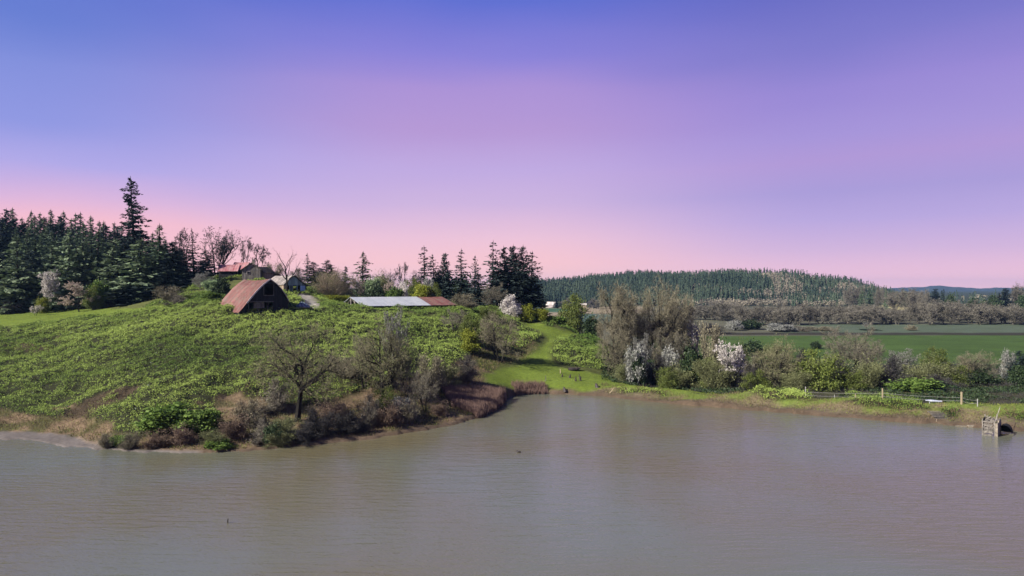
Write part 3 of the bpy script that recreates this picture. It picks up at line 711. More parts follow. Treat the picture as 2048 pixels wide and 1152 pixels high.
def prof_z(prof, s):
    p = sorted(prof)
    return float(np.interp(s, [a for a, b in p], [b for a, b in p]))
def roof_sheet(prof, y0, y1, th, rib=0.0, over=0.0, sag=0.0, ny=14, seed=0, curl=None, tv=0.25):
    """a roof skin of thickness th following a gable profile from y0 to y1 (local: x across, y along the ridge), with ribs and sag"""
    rng = np.random.default_rng(seed)
    a = Acc(); prof = sorted(prof)
    s = np.array([p[0] for p in prof]); z = np.array([p[1] for p in prof])
    yy = np.linspace(y0, y1, ny)
    G = np.zeros((len(s), ny, 3))
    for j, y in enumerate(yy):
        t = (y - y0) / (y1 - y0)
        G[:, j, 0] = s; G[:, j, 1] = y
        G[:, j, 2] = z - sag * math.sin(math.pi * t) * (z - z.min()) / max(np.ptp(z), .1) + rng.normal(0, 0.02, len(s))
        if curl: G[:, j, 0] += curl * (t ** 2) * (1 - (z - z.min()) / np.ptp(z)) * np.sign(s)
    top = G + [0, 0, th]
    def q(A, B, Cc, D): return np.stack([A, B, Cc, D], -2)
    tt = np.repeat(rng.uniform(0.5 - tv, 0.5 + tv, ny - 1)[None, :], len(s) - 1, 0).ravel()
    a.quad(q(top[:-1, :-1], top[1:, :-1], top[1:, 1:], top[:-1, 1:]), tt)
    a.quad(q(G[:-1, :-1], G[:-1, 1:], G[1:, 1:], G[1:, :-1]), tt)
    a.quad(q(G[:-1, 0], G[1:, 0], top[1:, 0], top[:-1, 0])); a.quad(q(G[:-1, -1], top[:-1, -1], top[1:, -1], G[1:, -1]))
    a.quad(q(G[0, :-1], top[0, :-1], top[0, 1:], G[0, 1:])); a.quad(q(G[-1, :-1], G[-1, 1:], top[-1, 1:], top[-1, :-1]))
    if rib:
        n = int((y1 - y0) / 0.75)
        for i in range(1, n):
            y = y0 + (y1 - y0) * i / n; t = (y - y0) / (y1 - y0)
            zz = z - sag * math.sin(math.pi * t) * (z - z.min()) / max(np.ptp(z), .1) + th + rib * 0.5
            for k in range(len(s) - 1):
                a.beam((s[k], y, zz[k]), (s[k + 1], y, zz[k + 1]), 0.05, rib, rng.uniform(0.2, 0.8))
    return a
def boards(prof, y, z0, openings, bw=0.28, th=0.05, seed=0, s0=None, s1=None, drop=0.05):
    """an upright boarded gable wall under a profile, with rectangular openings (s0, s1, z0, z1)"""
    rng = np.random.default_rng(seed); a = Acc()
    lo = min(p[0] for p in prof) if s0 is None else s0; hi = max(p[0] for p in prof) if s1 is None else s1
    x = lo
    while x < hi - 0.02:
        w = min(bw * rng.uniform(0.8, 1.2), hi - x); c = x + w / 2
        zt = min(prof_z(prof, x), prof_z(prof, x + w)) - drop
        cuts = sorted([(max(o[2], z0), min(o[3], zt)) for o in openings if o[0] - 1e-6 < c < o[1] + 1e-6])
        spans = []; z = z0
        for b, t in cuts:
            if t <= z: continue
            if b > z + 0.02: spans.append((z, b))
            z = max(z, t)
        if zt > z + 0.02: spans.append((z, zt))
        for b, t in spans:
            a.box((c, y + rng.normal(0, 0.012), (b + t) / 2 + rng.uniform(-.01, .01)), (w - 0.015, th, t - b), rng.random())
        x += w
    return a
def part(name, acc, mats, parent, label=None):
    o = link(name, acc.mesh(name, mats), parent)
    if label: o['label'] = label
    return o

# the old barn: local x runs across the gable (left to right), y along the ridge away from the camera
def barn():
    x, y = X_of(540, 165), 165.0
    zb = 16.0
    rot = math.atan2(0.62, 0.78)
    r = thing('barn', 'old barn with sweeping rusty red roof, dark board gable and open loft', 'barn', (x, y, zb), rot)
    P = [(-7.3, 0.3), (-6.4, 1.35), (-5.45, 2.55), (-4.6, 3.65), (-3.8, 4.6), (-2.8, 5.75), (-1.5, 7.0), (0, 8.1), (1.65, 6.85), (2.7, 5.7), (3.7, 4.3), (4.4, 2.95), (4.5, 2.5)]
    Lb = 19.0
    rf = roof_sheet(P, -0.35, Lb, 0.10, 0.05, sag=0.35, ny=20, seed=3, curl=0.3)
    rf = part('roof', rf, M['rust_roof'], r)
    t = Acc()
    left = [p for p in P if p[0] <= 0]
    for (a, b) in zip(left[2:-1], left[3:]):
        t.beam((a[0], -0.42, a[1] - 0.02), (b[0], -0.42, b[1] - 0.02), 0.08, 0.30, 0.7)
    right = [p for p in P if p[0] >= 0][:-1]
    for (a, b) in zip(right[:-1], right[1:]):
        t.beam((a[0], -0.42, a[1] - 0.02), (b[0], -0.42, b[1] - 0.02), 0.06, 0.16, 0.2)
    part('barge_board', t, M['pale_trim'], r)
    loft = (-1.45, 0.85, 4.25, 6.9); low = (-5.3, 0.75, 0.0, 2.75)
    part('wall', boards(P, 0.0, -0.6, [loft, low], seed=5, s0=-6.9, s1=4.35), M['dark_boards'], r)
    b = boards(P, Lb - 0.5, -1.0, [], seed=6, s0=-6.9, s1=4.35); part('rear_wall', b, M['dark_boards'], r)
    sw = Acc()
    rng = np.random.default_rng(8)
    for k in range(58):
        yy = 0.1 + k * 0.315
        sw.box((4.30 + rng.normal(0, 0.01), yy, 0.9), (0.06, 0.30, 3.6), rng.random())
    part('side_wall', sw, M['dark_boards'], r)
    sl_ = Acc()
    for k in range(58):
        yy = 0.1 + k * 0.315
        sl_.box((-6.95, yy, 0.0), (0.06, 0.30, 1.4), rng.random())
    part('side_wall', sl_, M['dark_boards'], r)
    fr = Acc()
    a0, a1, z0, z1 = loft
    for s in (a0, a1): fr.box((s, -0.06, (z0 + prof_z(P, s) - .15) / 2), (0.09, 0.08, prof_z(P, s) - .15 - z0), 0.8)
    fr.box(((a0 + a1) / 2, -0.06, z0), (a1 - a0 + 0.09, 0.09, 0.10), 0.8)
    part('loft_frame', fr, M['grey_boards'], r)
    bm_ = Acc()
    bm_.box((-2.3, -0.07, 2.78), (6.4, 0.09, 0.14), 0.6)
    for s in (-4.6, -2.4, -0.1): bm_.box((s, 1.2, 1.2), (0.2, 0.2, 3.2), 0.3)
    bm_.beam((-0.4, -0.12, 0.35), (0.65, -0.12, 1.75), 0.07, 0.07, 0.9); bm_.beam((-1.4, -0.12, 0.15), (-0.4, -0.12, 0.35), 0.07, 0.07, 0.9)
    part('door_beam', bm_, M['grey_boards'], r)
    hp = Acc()
    for k in range(7): hp.box((-3.5 + 0.36 * k, 0.5, 1.95 + 0.03 * (k % 3)), (0.33, 0.04, 1.25), 0.2 + 0.1 * (k % 4))
    hp.box((-2.4, 0.45, 1.35), (2.6, 0.05, 0.10), 0.5)
    part('hanging_boards', hp, M['grey_boards'], r, 'grey boards hanging inside the low opening')
    jk = Acc()
    for k in range(9): jk.beam((-4.6 + rng.uniform(0, 4.6), rng.uniform(-.6, 1.5), 0.1 + rng.uniform(0, .5)), (-4.4 + rng.uniform(0, 4.6), rng.uniform(-.6, 1.5), 0.2 + rng.uniform(0, .5)), 0.12, 0.05, rng.random())
    part('fallen_boards', jk, M['grey_boards'], r)
barn()

def farmhouse():
    d = 198.0; x = X_of(588, d)
    zb = Z_of(586, 199)
    r = thing('farmhouse', 'low grey farmhouse with swooping roof and open porch behind the red barn', 'house', (x, d, zb), math.atan2(0.62, 0.78))
    P = [(-3.2, 2.3), (-1.6, 3.8), (0, 5.0), (1.4, 3.9), (2.6, 2.9), (3.8, 2.25), (5.0, 1.95)]
    part('roof', roof_sheet(P, -0.6, 15.0, 0.12, 0, sag=0.15, ny=12, seed=11), M['grey_roof'], r)
    w = boards(P, 2.2, -0.5, [(0.6, 1.4, 0.7, 1.9)], 0.3, 0.06, 12, -2.9, 4.6, drop=0.2)
    part('wall', w, M['dark_boards'], r)
    g = boards(P, 0.1, 2.15, [], 0.3, 0.05, 13, -2.8, 2.9, drop=0.12); part('gable', g, M['teal_paint'], r)
    e = Acc(); rng = np.random.default_rng(3)
    for k in range(34): e.box((-2.9, 0.1 + 0.43 * k, 0.85), (0.07, 0.41, 3.0), rng.random())
    part('side_wall', e, M['tan_boards'], r)
    e = Acc(); e.box((-2.35, 0.08, 0.85), (1.05, 0.08, 2.7), 0.6); part('porch_wall', e, M['tan_boards'], r)
    for s in (-1.2, -0.55, 0.9): 
        p = Acc(); p.box((s, 0.05, 0.85), (0.22, 0.22, 2.7), 0.5); part('porch_post', p, M['teal_paint'], r)
    p = Acc(); p.box((2.55, 0.02, 0.95), (1.45, 0.06, 2.3), 0.55); p.box((2.55, -0.02, 0.95), (0.06, 0.05, 2.3), 0.4); p.box((2.55, -0.02, 1.4), (1.45, 0.05, 0.06), 0.4)
    part('door', p, M['blue_paint'], r, 'pale blue door panel at the end of the porch')
    p = Acc(); p.box((0.4, -0.15, -0.28), (6.6, 0.9, 0.14), 0.8); part('porch_floor', p, M['pale_trim'], r)
    b = boards(P, 14.6, -0.5, [], 0.3, 0.05, 14, -2.9, 4.6, drop=0.1); part('rear_wall', b, M['dark_boards'], r)
farmhouse()

def cottage(name, label, px, d, py_base, rot, W, Ln, eave, ridge, roofm, wallm, chimney=False, over=0.5, windows=()):
    zb = Z_of(py_base, d)
    r = thing(name, label, 'house', (X_of(px, d), d, zb), rot)
    h = W / 2
    P = [(-h - over, eave - over * (ridge - eave) / h), (-h, eave), (0, ridge), (h, eave), (h + over, eave - over * (ridge - eave) / h)]
    roof = part('roof', roof_sheet(P, -Ln / 2 - 0.4, Ln / 2 + 0.4, 0.14, 0.04, sag=0.12, ny=10, seed=int(px)), roofm, r)
    Pw = [(-h, eave), (0, ridge), (h, eave)]
    a = boards(Pw, -Ln / 2, -0.8, [], 0.3, 0.06, int(px) + 1); b = boards(Pw, Ln / 2, -0.8, [], 0.3, 0.06, int(px) + 2)
    for s in (-h + 0.03, h - 0.03):
        n = int(Ln / 0.32)
        for k in range(n): a.box((s, -Ln / 2 + (k + 0.5) * Ln / n, (eave - 0.9) / 2), (0.06, Ln / n - 0.015, eave + 0.75), (k * 0.37) % 1)
    for ac in (a,): part('wall', ac, wallm, r)
    part('rear_wall', b, wallm, r)
    for (sx, sy, ww, hh, zz) in windows:
        f = Acc(); f.box((sx, sy, zz), (ww + 0.2 if abs(sx) < h - .1 else 0.12, 0.12 if abs(sx) < h - .1 else ww + 0.2, hh + 0.2), 0.6); fo = part('window', f, M['pale_trim'], r)
        k = 1 if abs(sx) < h - .1 else 0
        g = Acc(); g.box((sx + (0 if k else 0.06 * np.sign(sx)), sy - (0.06 if k else 0), zz), (ww if k else 0.10, 0.10 if k else ww, hh), 0.2); part('pane', g, M['void'], fo)
    if chimney:
        c = Acc(); c.box((0.2, Ln * 0.15, ridge + 0.45), (0.8, 0.8, 1.5), 0.5); c.box((0.2, Ln * 0.15, ridge + 1.22), (0.95, 0.95, 0.14), 0.3); part('chimney', c, M['concrete'], roof)
    return r
rr = math.atan2(0.2, 0.98)
cottage('house', 'small house with bright red roof and dark walls, left end of the hilltop', 460, 234, 553, math.pi / 2 + 0.15, 5.2, 5.6, 2.0, 3.9, M['pink_roof'], M['dark_boards'], windows=((0.0, -2.83, 0.9, 0.9, 1.2),))
cottage('house', 'house with pale pink roof between the red house and the mossy sheds', 484, 236, 553, math.pi / 2 - 0.1, 5.0, 4.5, 2.6, 4.7, M['pink_roof'], M['dark_boards'])
cottage('outbuilding', 'brown mossy gabled outbuilding on the hilltop right of the red roofs', 505, 228, 555, 0.25, 5.6, 7.0, 2.6, 4.6, M['moss_roof'], M['grey_boards'], True, windows=((-0.9, -3.52, 0.8, 0.8, 1.5),))
cottage('outbuilding', 'narrow mossy shed at the right end of the hilltop buildings', 528, 231, 556, -0.3, 3.6, 5.0, 2.0, 3.6, M['moss_roof'], M['tan_boards'])

def longshed():
    d = 190.0; x = X_of(700, d); zb = 15.6
    r = thing('cattle_shed', 'long low open shed with white metal roof rusty red at its right end', 'shed', (x, d, zb), 0.0)
    ang = math.atan2(0.53, 0.85)                               # ridge direction
    r.rotation_euler = (0, 0, ang - math.pi / 2)              # local y = ridge, local x = towards the right front
    w = 9.7; rz = 3.85; ez = 1.6
    P = [(-w, ez - 0.15), (-w * 0.5, ez + 0.85), (0, rz), (w, ez)]
    P = [(-w, ez), (-w * 0.45, ez + 1.0), (-w * 0.2, rz - 0.55), (0, rz), (w * 0.3, rz - 0.63), (w * 0.65, rz - 1.42), (w, ez)]
    part('roof', roof_sheet(P, 0, 19.6, 0.08, 0.03, ny=16, seed=21, tv=0.05), M['white_roof'], r, 'white metal roof sheets')
    part('rusty_roof', roof_sheet([(a, b - 0.03) for a, b in P], 19.6, 27.6, 0.08, 0.05, ny=9, seed=22, sag=0.12), M['rust_roof'], r, 'rusty red roof sheets')
    for yy in (0.3, 6.8, 13.4, 20.0, 27.0):
        for s in (-9.2, -4.8, 0.0, 3.2, 9.0):
            p = Acc(); z = prof_z(P, s) - 0.05
            p.box((s, yy, (z - 1.6) / 2), (0.18, 0.18, z + 1.6), 0.7); part('post', p, M['grey_boards'] if yy > 1 else M['pale_trim'], r)
    for yy in (0.3, 6.8, 13.4, 20.0, 27.0):
        b = Acc(); b.box((0, yy, ez - 0.06), (18.6, 0.14, 0.20), 0.4); b.beam((0, yy + 0.12, rz - 0.2), (-4.0, yy + 0.12, ez), 0.1, 0.14, 0.4); b.beam((0, yy + 0.12, rz - 0.2), (4.0, yy + 0.12, ez), 0.1, 0.14, 0.4)
        part('truss', b, M['grey_boards'], r)
    bw = Acc()
    rng = np.random.default_rng(4)
    for k in range(80): bw.box((-9.3, 0.3 + 0.335 * k, 0.1), (0.05, 0.32, 2.9), rng.random())
    for k in range(40): bw.box((-9.0 + 0.46 * k, 27.2, 0.2), (0.44, 0.05, 2.7), rng.random())
    part('rear_wall', bw, M['dark_boards'], r)
    ml = Acc(); ml.box((0.0, 0.25, 0.5), (18.0, 0.08, 0.14), 0.6); ml.box((9.05, 13.8, 0.6), (0.08, 27.0, 0.14), 0.4); part('rail', ml, M['grey_boards'], r)
longshed()

def far_house(name, label, cat, px, d, W, Ln, eave, ridge, wallm, roofm, rot=0.0):
    x, y, z = at(px, d)
    r = thing(name, label, cat, (x, y, z), rot)
    h = W / 2
    P = [(-h - .4, eave - .3), (0, ridge), (h + .4, eave - .3)]
    part('roof', roof_sheet(P, -Ln / 2 - .4, Ln / 2 + .4, 0.2, ny=4), roofm, r)
    a = Acc(); a.box((0, 0, eave / 2 - 0.5), (W, Ln, eave + 1.0), 0.5)
    a.tri([[(-h, -Ln / 2, eave), (h, -Ln / 2, eave), (0, -Ln / 2, ridge - .05)], [(-h, Ln / 2, eave), (0, Ln / 2, ridge - .05), (h, Ln / 2, eave)]], 0.5)
    part('wall', a, wallm, r)
    dd = Acc(); dd.box((-h * .4, -Ln / 2 - 0.02, 1.2), (1.6, 0.1, 2.4), 0.3); part('door', dd, M['void'] if wallm is not M['dark_boards'] else M['white_wall'], r)
far_house('farm_building', 'pinkish white farmhouse far off at the foot of the wooded ridge', 'house', 1103, 930, 9, 12, 4, 7.5, M['white_wall'], M['pale_trim'], 1.2)
far_house('farm_building', 'long tan barn far off below the wooded ridge', 'barn', 1166, 945, 8, 14, 3.5, 5.5, M['tan_boards'], M['pale_trim'], 1.4)
far_house('farm_building', 'dark distant shed with a small white door below the ridge', 'shed', 1183, 930, 9, 10, 6, 9, M['dark_boards'], M['dark_boards'], 0.4)

# ------------------------------------------------------------------ small things round the pond
def tarp_heap():
    rng = np.random.default_rng(9); a = Acc()
    x, y, z = at(606, 172)
    r = thing('tarpaulin', 'crumpled blue grey tarpaulin over a heap beside the barn', 'tarpaulin', (x, y, z - 0.1), 0.3)
    n = 18; U, Vv = np.meshgrid(np.linspace(-1, 1, n), np.linspace(-1, 1, n), indexing='ij')
    rad = np.maximum(np.abs(U), np.abs(Vv)); hgt = 1.25 * np.clip(1 - (U ** 2 + Vv ** 2) * 0.85, 0, 1) ** 0.7
    h = hgt * (0.7 + 0.6 * fbm(U * 2.2, Vv * 2.2, 3, 3)) + rng.normal(0, 0.03, U.shape)
    G = np.stack([U * 1.7 + rng.normal(0, .03, U.shape), Vv * 1.2, h], -1)
    a.quad(np.stack([G[:-1, :-1], G[1:, :-1], G[1:, 1:], G[:-1, 1:]], -2), 0.5)
    part('cover', a, M['tarp'], r)
    b = Acc()
    for k in range(6): b.beam((-1.6 + .5 * k, -1.15, 0.05), (-1.2 + .5 * k, -1.3, 0.15), 0.25, 0.18, 0.5)
    part('weights', b, M['concrete'], r)
tarp_heap()

def sluice():
    d = 104.2
    x = X_of(1977, d)
    r = thing('sluice_tower', 'rotting timber sluice box standing in the water at the right bank', 'sluice', (x, d, 0.0), -0.72)
    rng = np.random.default_rng(12)
    w, dp, h = 1.5, 2.6, 2.45
    for (sx, sy, hh) in ((-w / 2, 0, h), (w / 2, 0, h * 0.96), (-w / 2, dp, h * 1.15), (w / 2, dp, h * 1.2), (w * 0.72, 0.5, h * 0.8)):
        p = Acc(); p.box((sx, sy, hh / 2 - 0.5), (0.13, 0.13, hh + 1.0), 0.8); part('post', p, M['grey_boards'], r)
    a = Acc()
    for k in range(11):                                       # broken planks of the front
        z = 0.02 + k * 0.2
        x0 = -w / 2 + rng.uniform(0.05, 0.25); x1 = w / 2 - rng.uniform(0.05, 0.3)
        a.beam((x0, -0.03 + rng.normal(0, .03), z + rng.normal(0, .03)), (x1, -0.03 + rng.normal(0, .03), z + rng.normal(0, .08)), 0.04, 0.14, rng.random())
    for k in range(26):                                       # splinters and driftwood jammed in it
        a.beam((rng.uniform(-w / 2, w / 2), rng.uniform(-0.1, 0.25), rng.uniform(0.1, 2.0)), (rng.uniform(-w / 2, w / 2), rng.uniform(-0.1, 0.25), rng.uniform(0.1, 2.2)), 0.05, 0.07, rng.uniform(0.6, 1))
    part('plank_front', a, M['grey_boards'], r)
    b = Acc()
    for k in range(8): b.box((-w / 2 + 0.02, 0.25 + 0.3 * k, 0.95), (0.05, 0.27, 2.9 + rng.uniform(-.4, .3)), rng.random() * 0.4)
    part('side_planks', b, M['wet_wood'], r)
    c = Acc(); c.box((w / 2 + 0.24, 1.9, 0.35), (0.30, 3.9, 3.2), 0.5); c.box((w / 2 + 0.24, 2.6, 2.05), (0.28, 2.4, 0.24), 0.6)
    part('wing_wall', c, M['concrete'], r, 'stained brown side wall of the sluice')
    t = Acc()
    for k in range(15):
        t.beam((rng.uniform(-w / 2, w / 2), rng.uniform(0, dp), h * 0.85), (rng.uniform(-w / 2, w / 2), rng.uniform(0, dp), h * 0.9 + rng.uniform(0.1, 0.6)), 0.05, 0.09, rng.uniform(0.5, 1))
    for yy in (0.0, 0.8, 1.6, 2.4): t.box((0, yy, h * 0.86), (w + 0.2, 0.12, 0.08), 0.6)
    part('deck', t, M['grey_boards'], r)
    rl = Acc(); rl.beam((w / 2 + 0.02, -0.05, h * 0.80), (w / 2 + 0.1, 5.2, 3.75), 0.05, 0.05, 0.3)
    part('rail', rl, M['pale_trim'], r, 'white sloping rail up to the bank')
    cu = Acc()
    n = 14
    for k in range(n):
        a0, a1 = math.pi * k / n, math.pi * (k + 1) / n
        rr_ = 0.95
        p = [(1.75 + rr_ * 0.9 * math.cos(t), 2.1, 0.25 + rr_ * 1.3 * math.sin(t)) for t in (a0, a1)]
        q = [(1.75 + rr_ * 0.9 * math.cos(t), 4.0, 0.25 + rr_ * 1.3 * math.sin(t)) for t in (a0, a1)]
        cu.quad([p[0], p[1], q[1], q[0]], 0.2); cu.tri([[(1.75, 3.9, 0.2), (p[0][0], 3.9, p[0][2]), (p[1][0], 3.9, p[1][2])]], 0.2)
    part('culvert', cu, M['void'], r, 'dark arched culvert mouth beside the sluice')
sluice()

def landing():
    d = 115.0
    x = X_of(1880, d)
    r = thing('landing_stage', 'broken weathered wooden landing stage at the foot of the bank', 'landing stage', (x, d, 0.0), 0.12)
    rng = np.random.default_rng(5); a = Acc()
    for k in range(10): a.beam((-1.35 + rng.normal(0, .08), -0.8 + 0.2 * k, 0.75 + 0.09 * k), (1.2 + rng.normal(0, .25), -0.85 + 0.2 * k, 0.72 + 0.085 * k + rng.normal(0, .04)), 0.17, 0.07, rng.random())
    part('deck', a, M['grey_boards'], r)
    b = Acc()
    for k in range(9): b.box((-1.25 + 0.3 * k, -0.85, 0.3 + rng.normal(0, .04)), (0.24, 0.07, 0.8), rng.random())
    b.box((0, -0.9, 0.62), (2.6, 0.08, 0.12), 0.3); part('front_boards', b, M['tan_boards'], r)
    for s in (-1.3, 1.25):
        p = Acc(); p.box((s, -0.75, 0.2), (0.16, 0.16, 1.5), 0.2); part('post', p, M['wet_wood'], r)
    c = Acc()
    for k in range(14): c.beam((1.2 + rng.uniform(0, .9), rng.uniform(-.9, 0), rng.uniform(0.05, .4)), (1.3 + rng.uniform(0, 1.1), rng.uniform(-.9, .2), rng.uniform(0.2, .8)), 0.06, 0.08, rng.random())
    part('driftwood', c, M['grey_boards'], r)
landing()

def simple(name, label, cat, px, d, build, mat, rot=0.0, z=None, group=None):
    x, y, zz = at(px, d)
    a = Acc(); build(a)
    o = link(name, a.mesh(name, mat), None, (x, y, zz if z is None else z)); o.rotation_euler = (0, 0, rot)
    return tag(o, label, cat, group)
def b_beam(a):
    a.beam((-1.6, 0, 0.12), (1.6, 0.1, 0.16), 0.35, 0.32, 0.6); a.beam((-3.2, 0.5, 0.05), (-1.4, 0.25, 0.08), 0.2, 0.18, 0.3)
simple('timber', 'pale squared timber lying at the waterline left of the sluice', 'timber', 1957, 110.6, b_beam, M['concrete'], -0.05, 0.02)
def b_pipe(a):
    a.tubes([(-1.15, 0, 0.5), (-0.5, 0, 0.42)], [(-0.5, 0, 0.42), (1.2, 0, 0.34)], [0.13, 0.22], [0.22, 0.15], 10, 0.6); a.box((-1.25, 0, 0.52), (0.35, 0.3, 0.14), 0.9)
    for s in (-0.8, 0.7): a.box((s, 0, 0.08), (0.08, 0.1, 0.5), 0.3)
simple('metal_trough', 'pale blue metal trough resting on top of the bank', 'trough', 1869, 121.5, b_pipe, M['metal_pale'], -0.1)
def b_log(a):
    n = 9; xs = np.linspace(-1.45, 1.2, n); zs = 0.32 + 0.18 * ((xs + .3) / 1.3) ** 2; rr_ = np.interp(xs, [-1.45, -1.0, 0, 0.8, 1.2], [0.36, 0.46, 0.46, 0.38, 0.18])
    p = np.stack([xs, 0.05 * np.sin(xs * 2), zs], 1); a.tubes(p[:-1], p[1:], rr_[:-1], rr_[1:], 10, RNG.random(n - 1))
    a.tubes([p[-1], p[-2]], [p[-1] + [0.35, 0.05, 0.22], p[-2] + [0.05, -0.1, 0.5]], [0.16, 0.06], [0.03, 0.02], 5, 0.8)
simple('log', 'dark hollow log lying on the lawn at the hedge edge', 'log', 1149, 160.5, b_log, M['wet_wood'], 0.1)
def stump(h, lean, seed):
    def f(a):
        rng = np.random.default_rng(seed)
        a.tubes([(0, 0, -0.2), (lean * .3, 0, h * .45)], [(lean * .3, 0, h * .45), (lean, 0, h)], [0.24, 0.15], [0.15, 0.03], 7, rng.random(2))
        for k in range(4): a.tubes([(0, 0, 0.1)], [(rng.uniform(-.35, .35), rng.uniform(-.3, .3), h * rng.uniform(.2, .75))], [0.09], [0.02], 4, rng.random())
    return f
for px, d, h, ln, lb in ((1124.5, 154.5, 0.75, 0.05, 'small dark stump, leftmost in the row on the lawn below the log'), (1139.5, 154.0, 0.95, 0.15, 'forked dark stump second in the row below the log'),
                         (1151.5, 151.0, 1.15, 0.05, 'dark stump nearest the water in the row below the log'), (1161, 152.0, 1.55, -0.3, 'tallest jagged dark stump in the row, leaning left')):
    simple('tree_stump', lb, 'stump', px, d, stump(h, ln, int(px)), M['wet_wood'], group='jagged stumps below the log')
def b_rock(a):
    rng = np.random.default_rng(6)
    for k in range(5): a.tubes([(rng.uniform(-.2, .2), rng.uniform(-.2, .2), -0.1)], [(rng.uniform(-.25, .25), 0, rng.uniform(.4, .85))], [0.32], [0.12], 6, rng.random())
simple('root_clump', 'dark upturned root clump on the bank grass', 'root', 1194, 146, b_rock, M['wet_wood'])
simple('root_clump', 'small dark root clump at the water edge left of the bare mud', 'root', 1130, 145.2, lambda a: b_rock(a), M['wet_wood'])
def b_branch(a):
    p = np.array([(-0.5, 0, 0.05), (-0.1, 0, 0.45), (0.25, 0.1, 0.95), (0.5, 0.1, 1.15)]); a.tubes(p[:-1], p[1:], [.08, .07, .05], [.07, .05, .03], 5, .8)
simple('branch', 'pale bent branch leaning over the dark mud bank', 'branch', 1224, 142.3, b_branch, M['post_pale'])
simple('post', 'short wooden stake at the top of the far grassy shore', 'post', 1091.5, 150, lambda a: a.box((0, 0, 0.45), (0.14, 0.14, 1.4), 0.3), M['grey_boards'])
simple('post', 'pale marker stake at the corner of the bramble hedge', 'post', 1120.5, 157, lambda a: a.box((0, 0, 0.35), (0.15, 0.15, 1.2), 0.9), M['post_pale'])
def b_stub(a):
    a.tubes([(0, 0, -0.5), (0.02, 0, 0.15)], [(0.02, 0, 0.15), (0.05, 0, 0.42)], [0.05, 0.06], [0.06, 0.03], 7, .2); a.tubes([(0.02, 0, .15)], [(-0.06, 0.02, .3)], [.03], [.01], 5, .2)
simple('stub', 'short black wooden stub poking out of the near water', 'stub', 455, CAMZ * F / (1046 - CY), b_stub, M['wet_wood'], z=0.0)
def b_duck(a):
    n = 8; xs = np.linspace(-0.32, 0.26, n); rr_ = np.array([0.02, 0.08, 0.13, 0.15, 0.15, 0.13, 0.09, 0.04]); z = 0.05 + 0.06 * np.abs(xs) / .3
    p = np.stack([xs, 0 * xs, z], 1); a.tubes(p[:-1], p[1:], rr_[:-1], rr_[1:], 9, .3)
    q = np.array([(-0.20, 0, 0.12), (-0.26, 0, 0.22), (-0.27, 0, 0.29), (-0.31, 0, 0.30), (-0.40, 0, 0.275)]); a.tubes(q[:-1], q[1:], [.06, .05, .065, .03], [.05, .065, .035, .012], 7, .2)
simple('duck', 'small dark duck floating far out on the pond', 'duck', 1038, CAMZ * F / (905 - CY), b_duck, M['wet_wood'], z=0.0)

def fence():
    spec = [(1611, 130.2, 2.1, 0.09, 'wire'), (1669, 128.5, 0.75, 0.07, 'wire'), (1711, 127.3, 0.65, 0.13, 'post_pale'), (1765, 125.2, 2.0, 0.16, 'post_pale'), (1923, 119.8, 2.1, 0.20, 'post_pale'), (1955, 118.6, 1.3, 0.09, 'wire')]
    x0, y0, z0 = at(1765, 125.2)
    r = thing('wire_fence', 'sagging wire fence on pale posts along the top of the bank', 'fence', (x0, y0, z0))
    tops = []
    for px, d, h, w, m in spec:
        x, y, z = at(px, d); p = Acc(); p.box((x - x0, y - y0, z - z0 + h / 2 - 0.2), (w, w, h + 0.4), 0.6)
        p.box((x - x0, y - y0, z - z0 + h + 0.02), (w * 0.8, w * 0.8, 0.06), 0.4)
        part('post', p, M[m], r); tops.append(np.array((x - x0, y - y0, z - z0)))
    x, y, z = at(1690, 127.8)
    for i, j, h in ((0, 3, 1.15), (0, 3, 0.55), (3, 4, 1.15), (3, 4, 0.6), (4, 5, 1.1), (4, 5, 0.6)):
        a = Acc(); n = 10
        t = np.linspace(0, 1, n)[:, None]; p = tops[i] * (1 - t) + tops[j] * t; p[:, 2] += h - 0.35 * np.sin(np.pi * t[:, 0]) * (0.6 if h < 1 else 0.4)
        a.tubes(p[:-1], p[1:], 0.014, 0.014, 4); part('wire', a, M['wire'], r)
fence()

# ------------------------------------------------------------------ plant prototypes
FIR = [conifer('fir_a', 1, 30, 4.6, 44, 12, 1.05, 0.04, 0.25, 0.8, 0.35, M['conifer'], 5), conifer('fir_b', 2, 30, 5.2, 38, 13, 1.2, 0.06, 0.3, 0.75, 0.4, M['conifer'], 6),
       conifer('fir_c', 3, 28, 4.0, 46, 11, 0.95, 0.03, 0.2, 0.9, 0.3, M['conifer'], 3)]
FIR_L = [conifer('fir_l', 4, 28, 5.4, 40, 14, 1.25, 0.05, 0.3, 0.6, 0.4, M['conifer_light'], 8), conifer('fir_m', 14, 28, 5.0, 40, 14, 1.2, 0.05, 0.25, 0.65, 0.45, M['conifer_light'], 8)]
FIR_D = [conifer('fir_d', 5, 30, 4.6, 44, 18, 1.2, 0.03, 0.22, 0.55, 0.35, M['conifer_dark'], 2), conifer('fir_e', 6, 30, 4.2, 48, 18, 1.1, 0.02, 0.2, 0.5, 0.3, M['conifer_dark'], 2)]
FIR_S = [conifer('fir_s', 7, 30, 4.0, 30, 15, 0.95, 0.12, 0.18, 0.6, 0.55, M['conifer_dark'], 4), conifer('fir_t', 8, 30, 4.4, 28, 15, 1.0, 0.2, 0.25, 0.55, 0.6, M['conifer_dark'], 6)]
SPRUCE = conifer('spruce', 9, 42, 6.0, 66, 30, 0.95, 0.1, 0.36, 0.66, 0.5, M['conifer_dark'], 10)
IVY = conifer('ivy_column', 10, 24, 3.4, 46, 20, 1.0, 0.02, 0.1, 0.32, 0.3, M['conifer_dark'], 0)
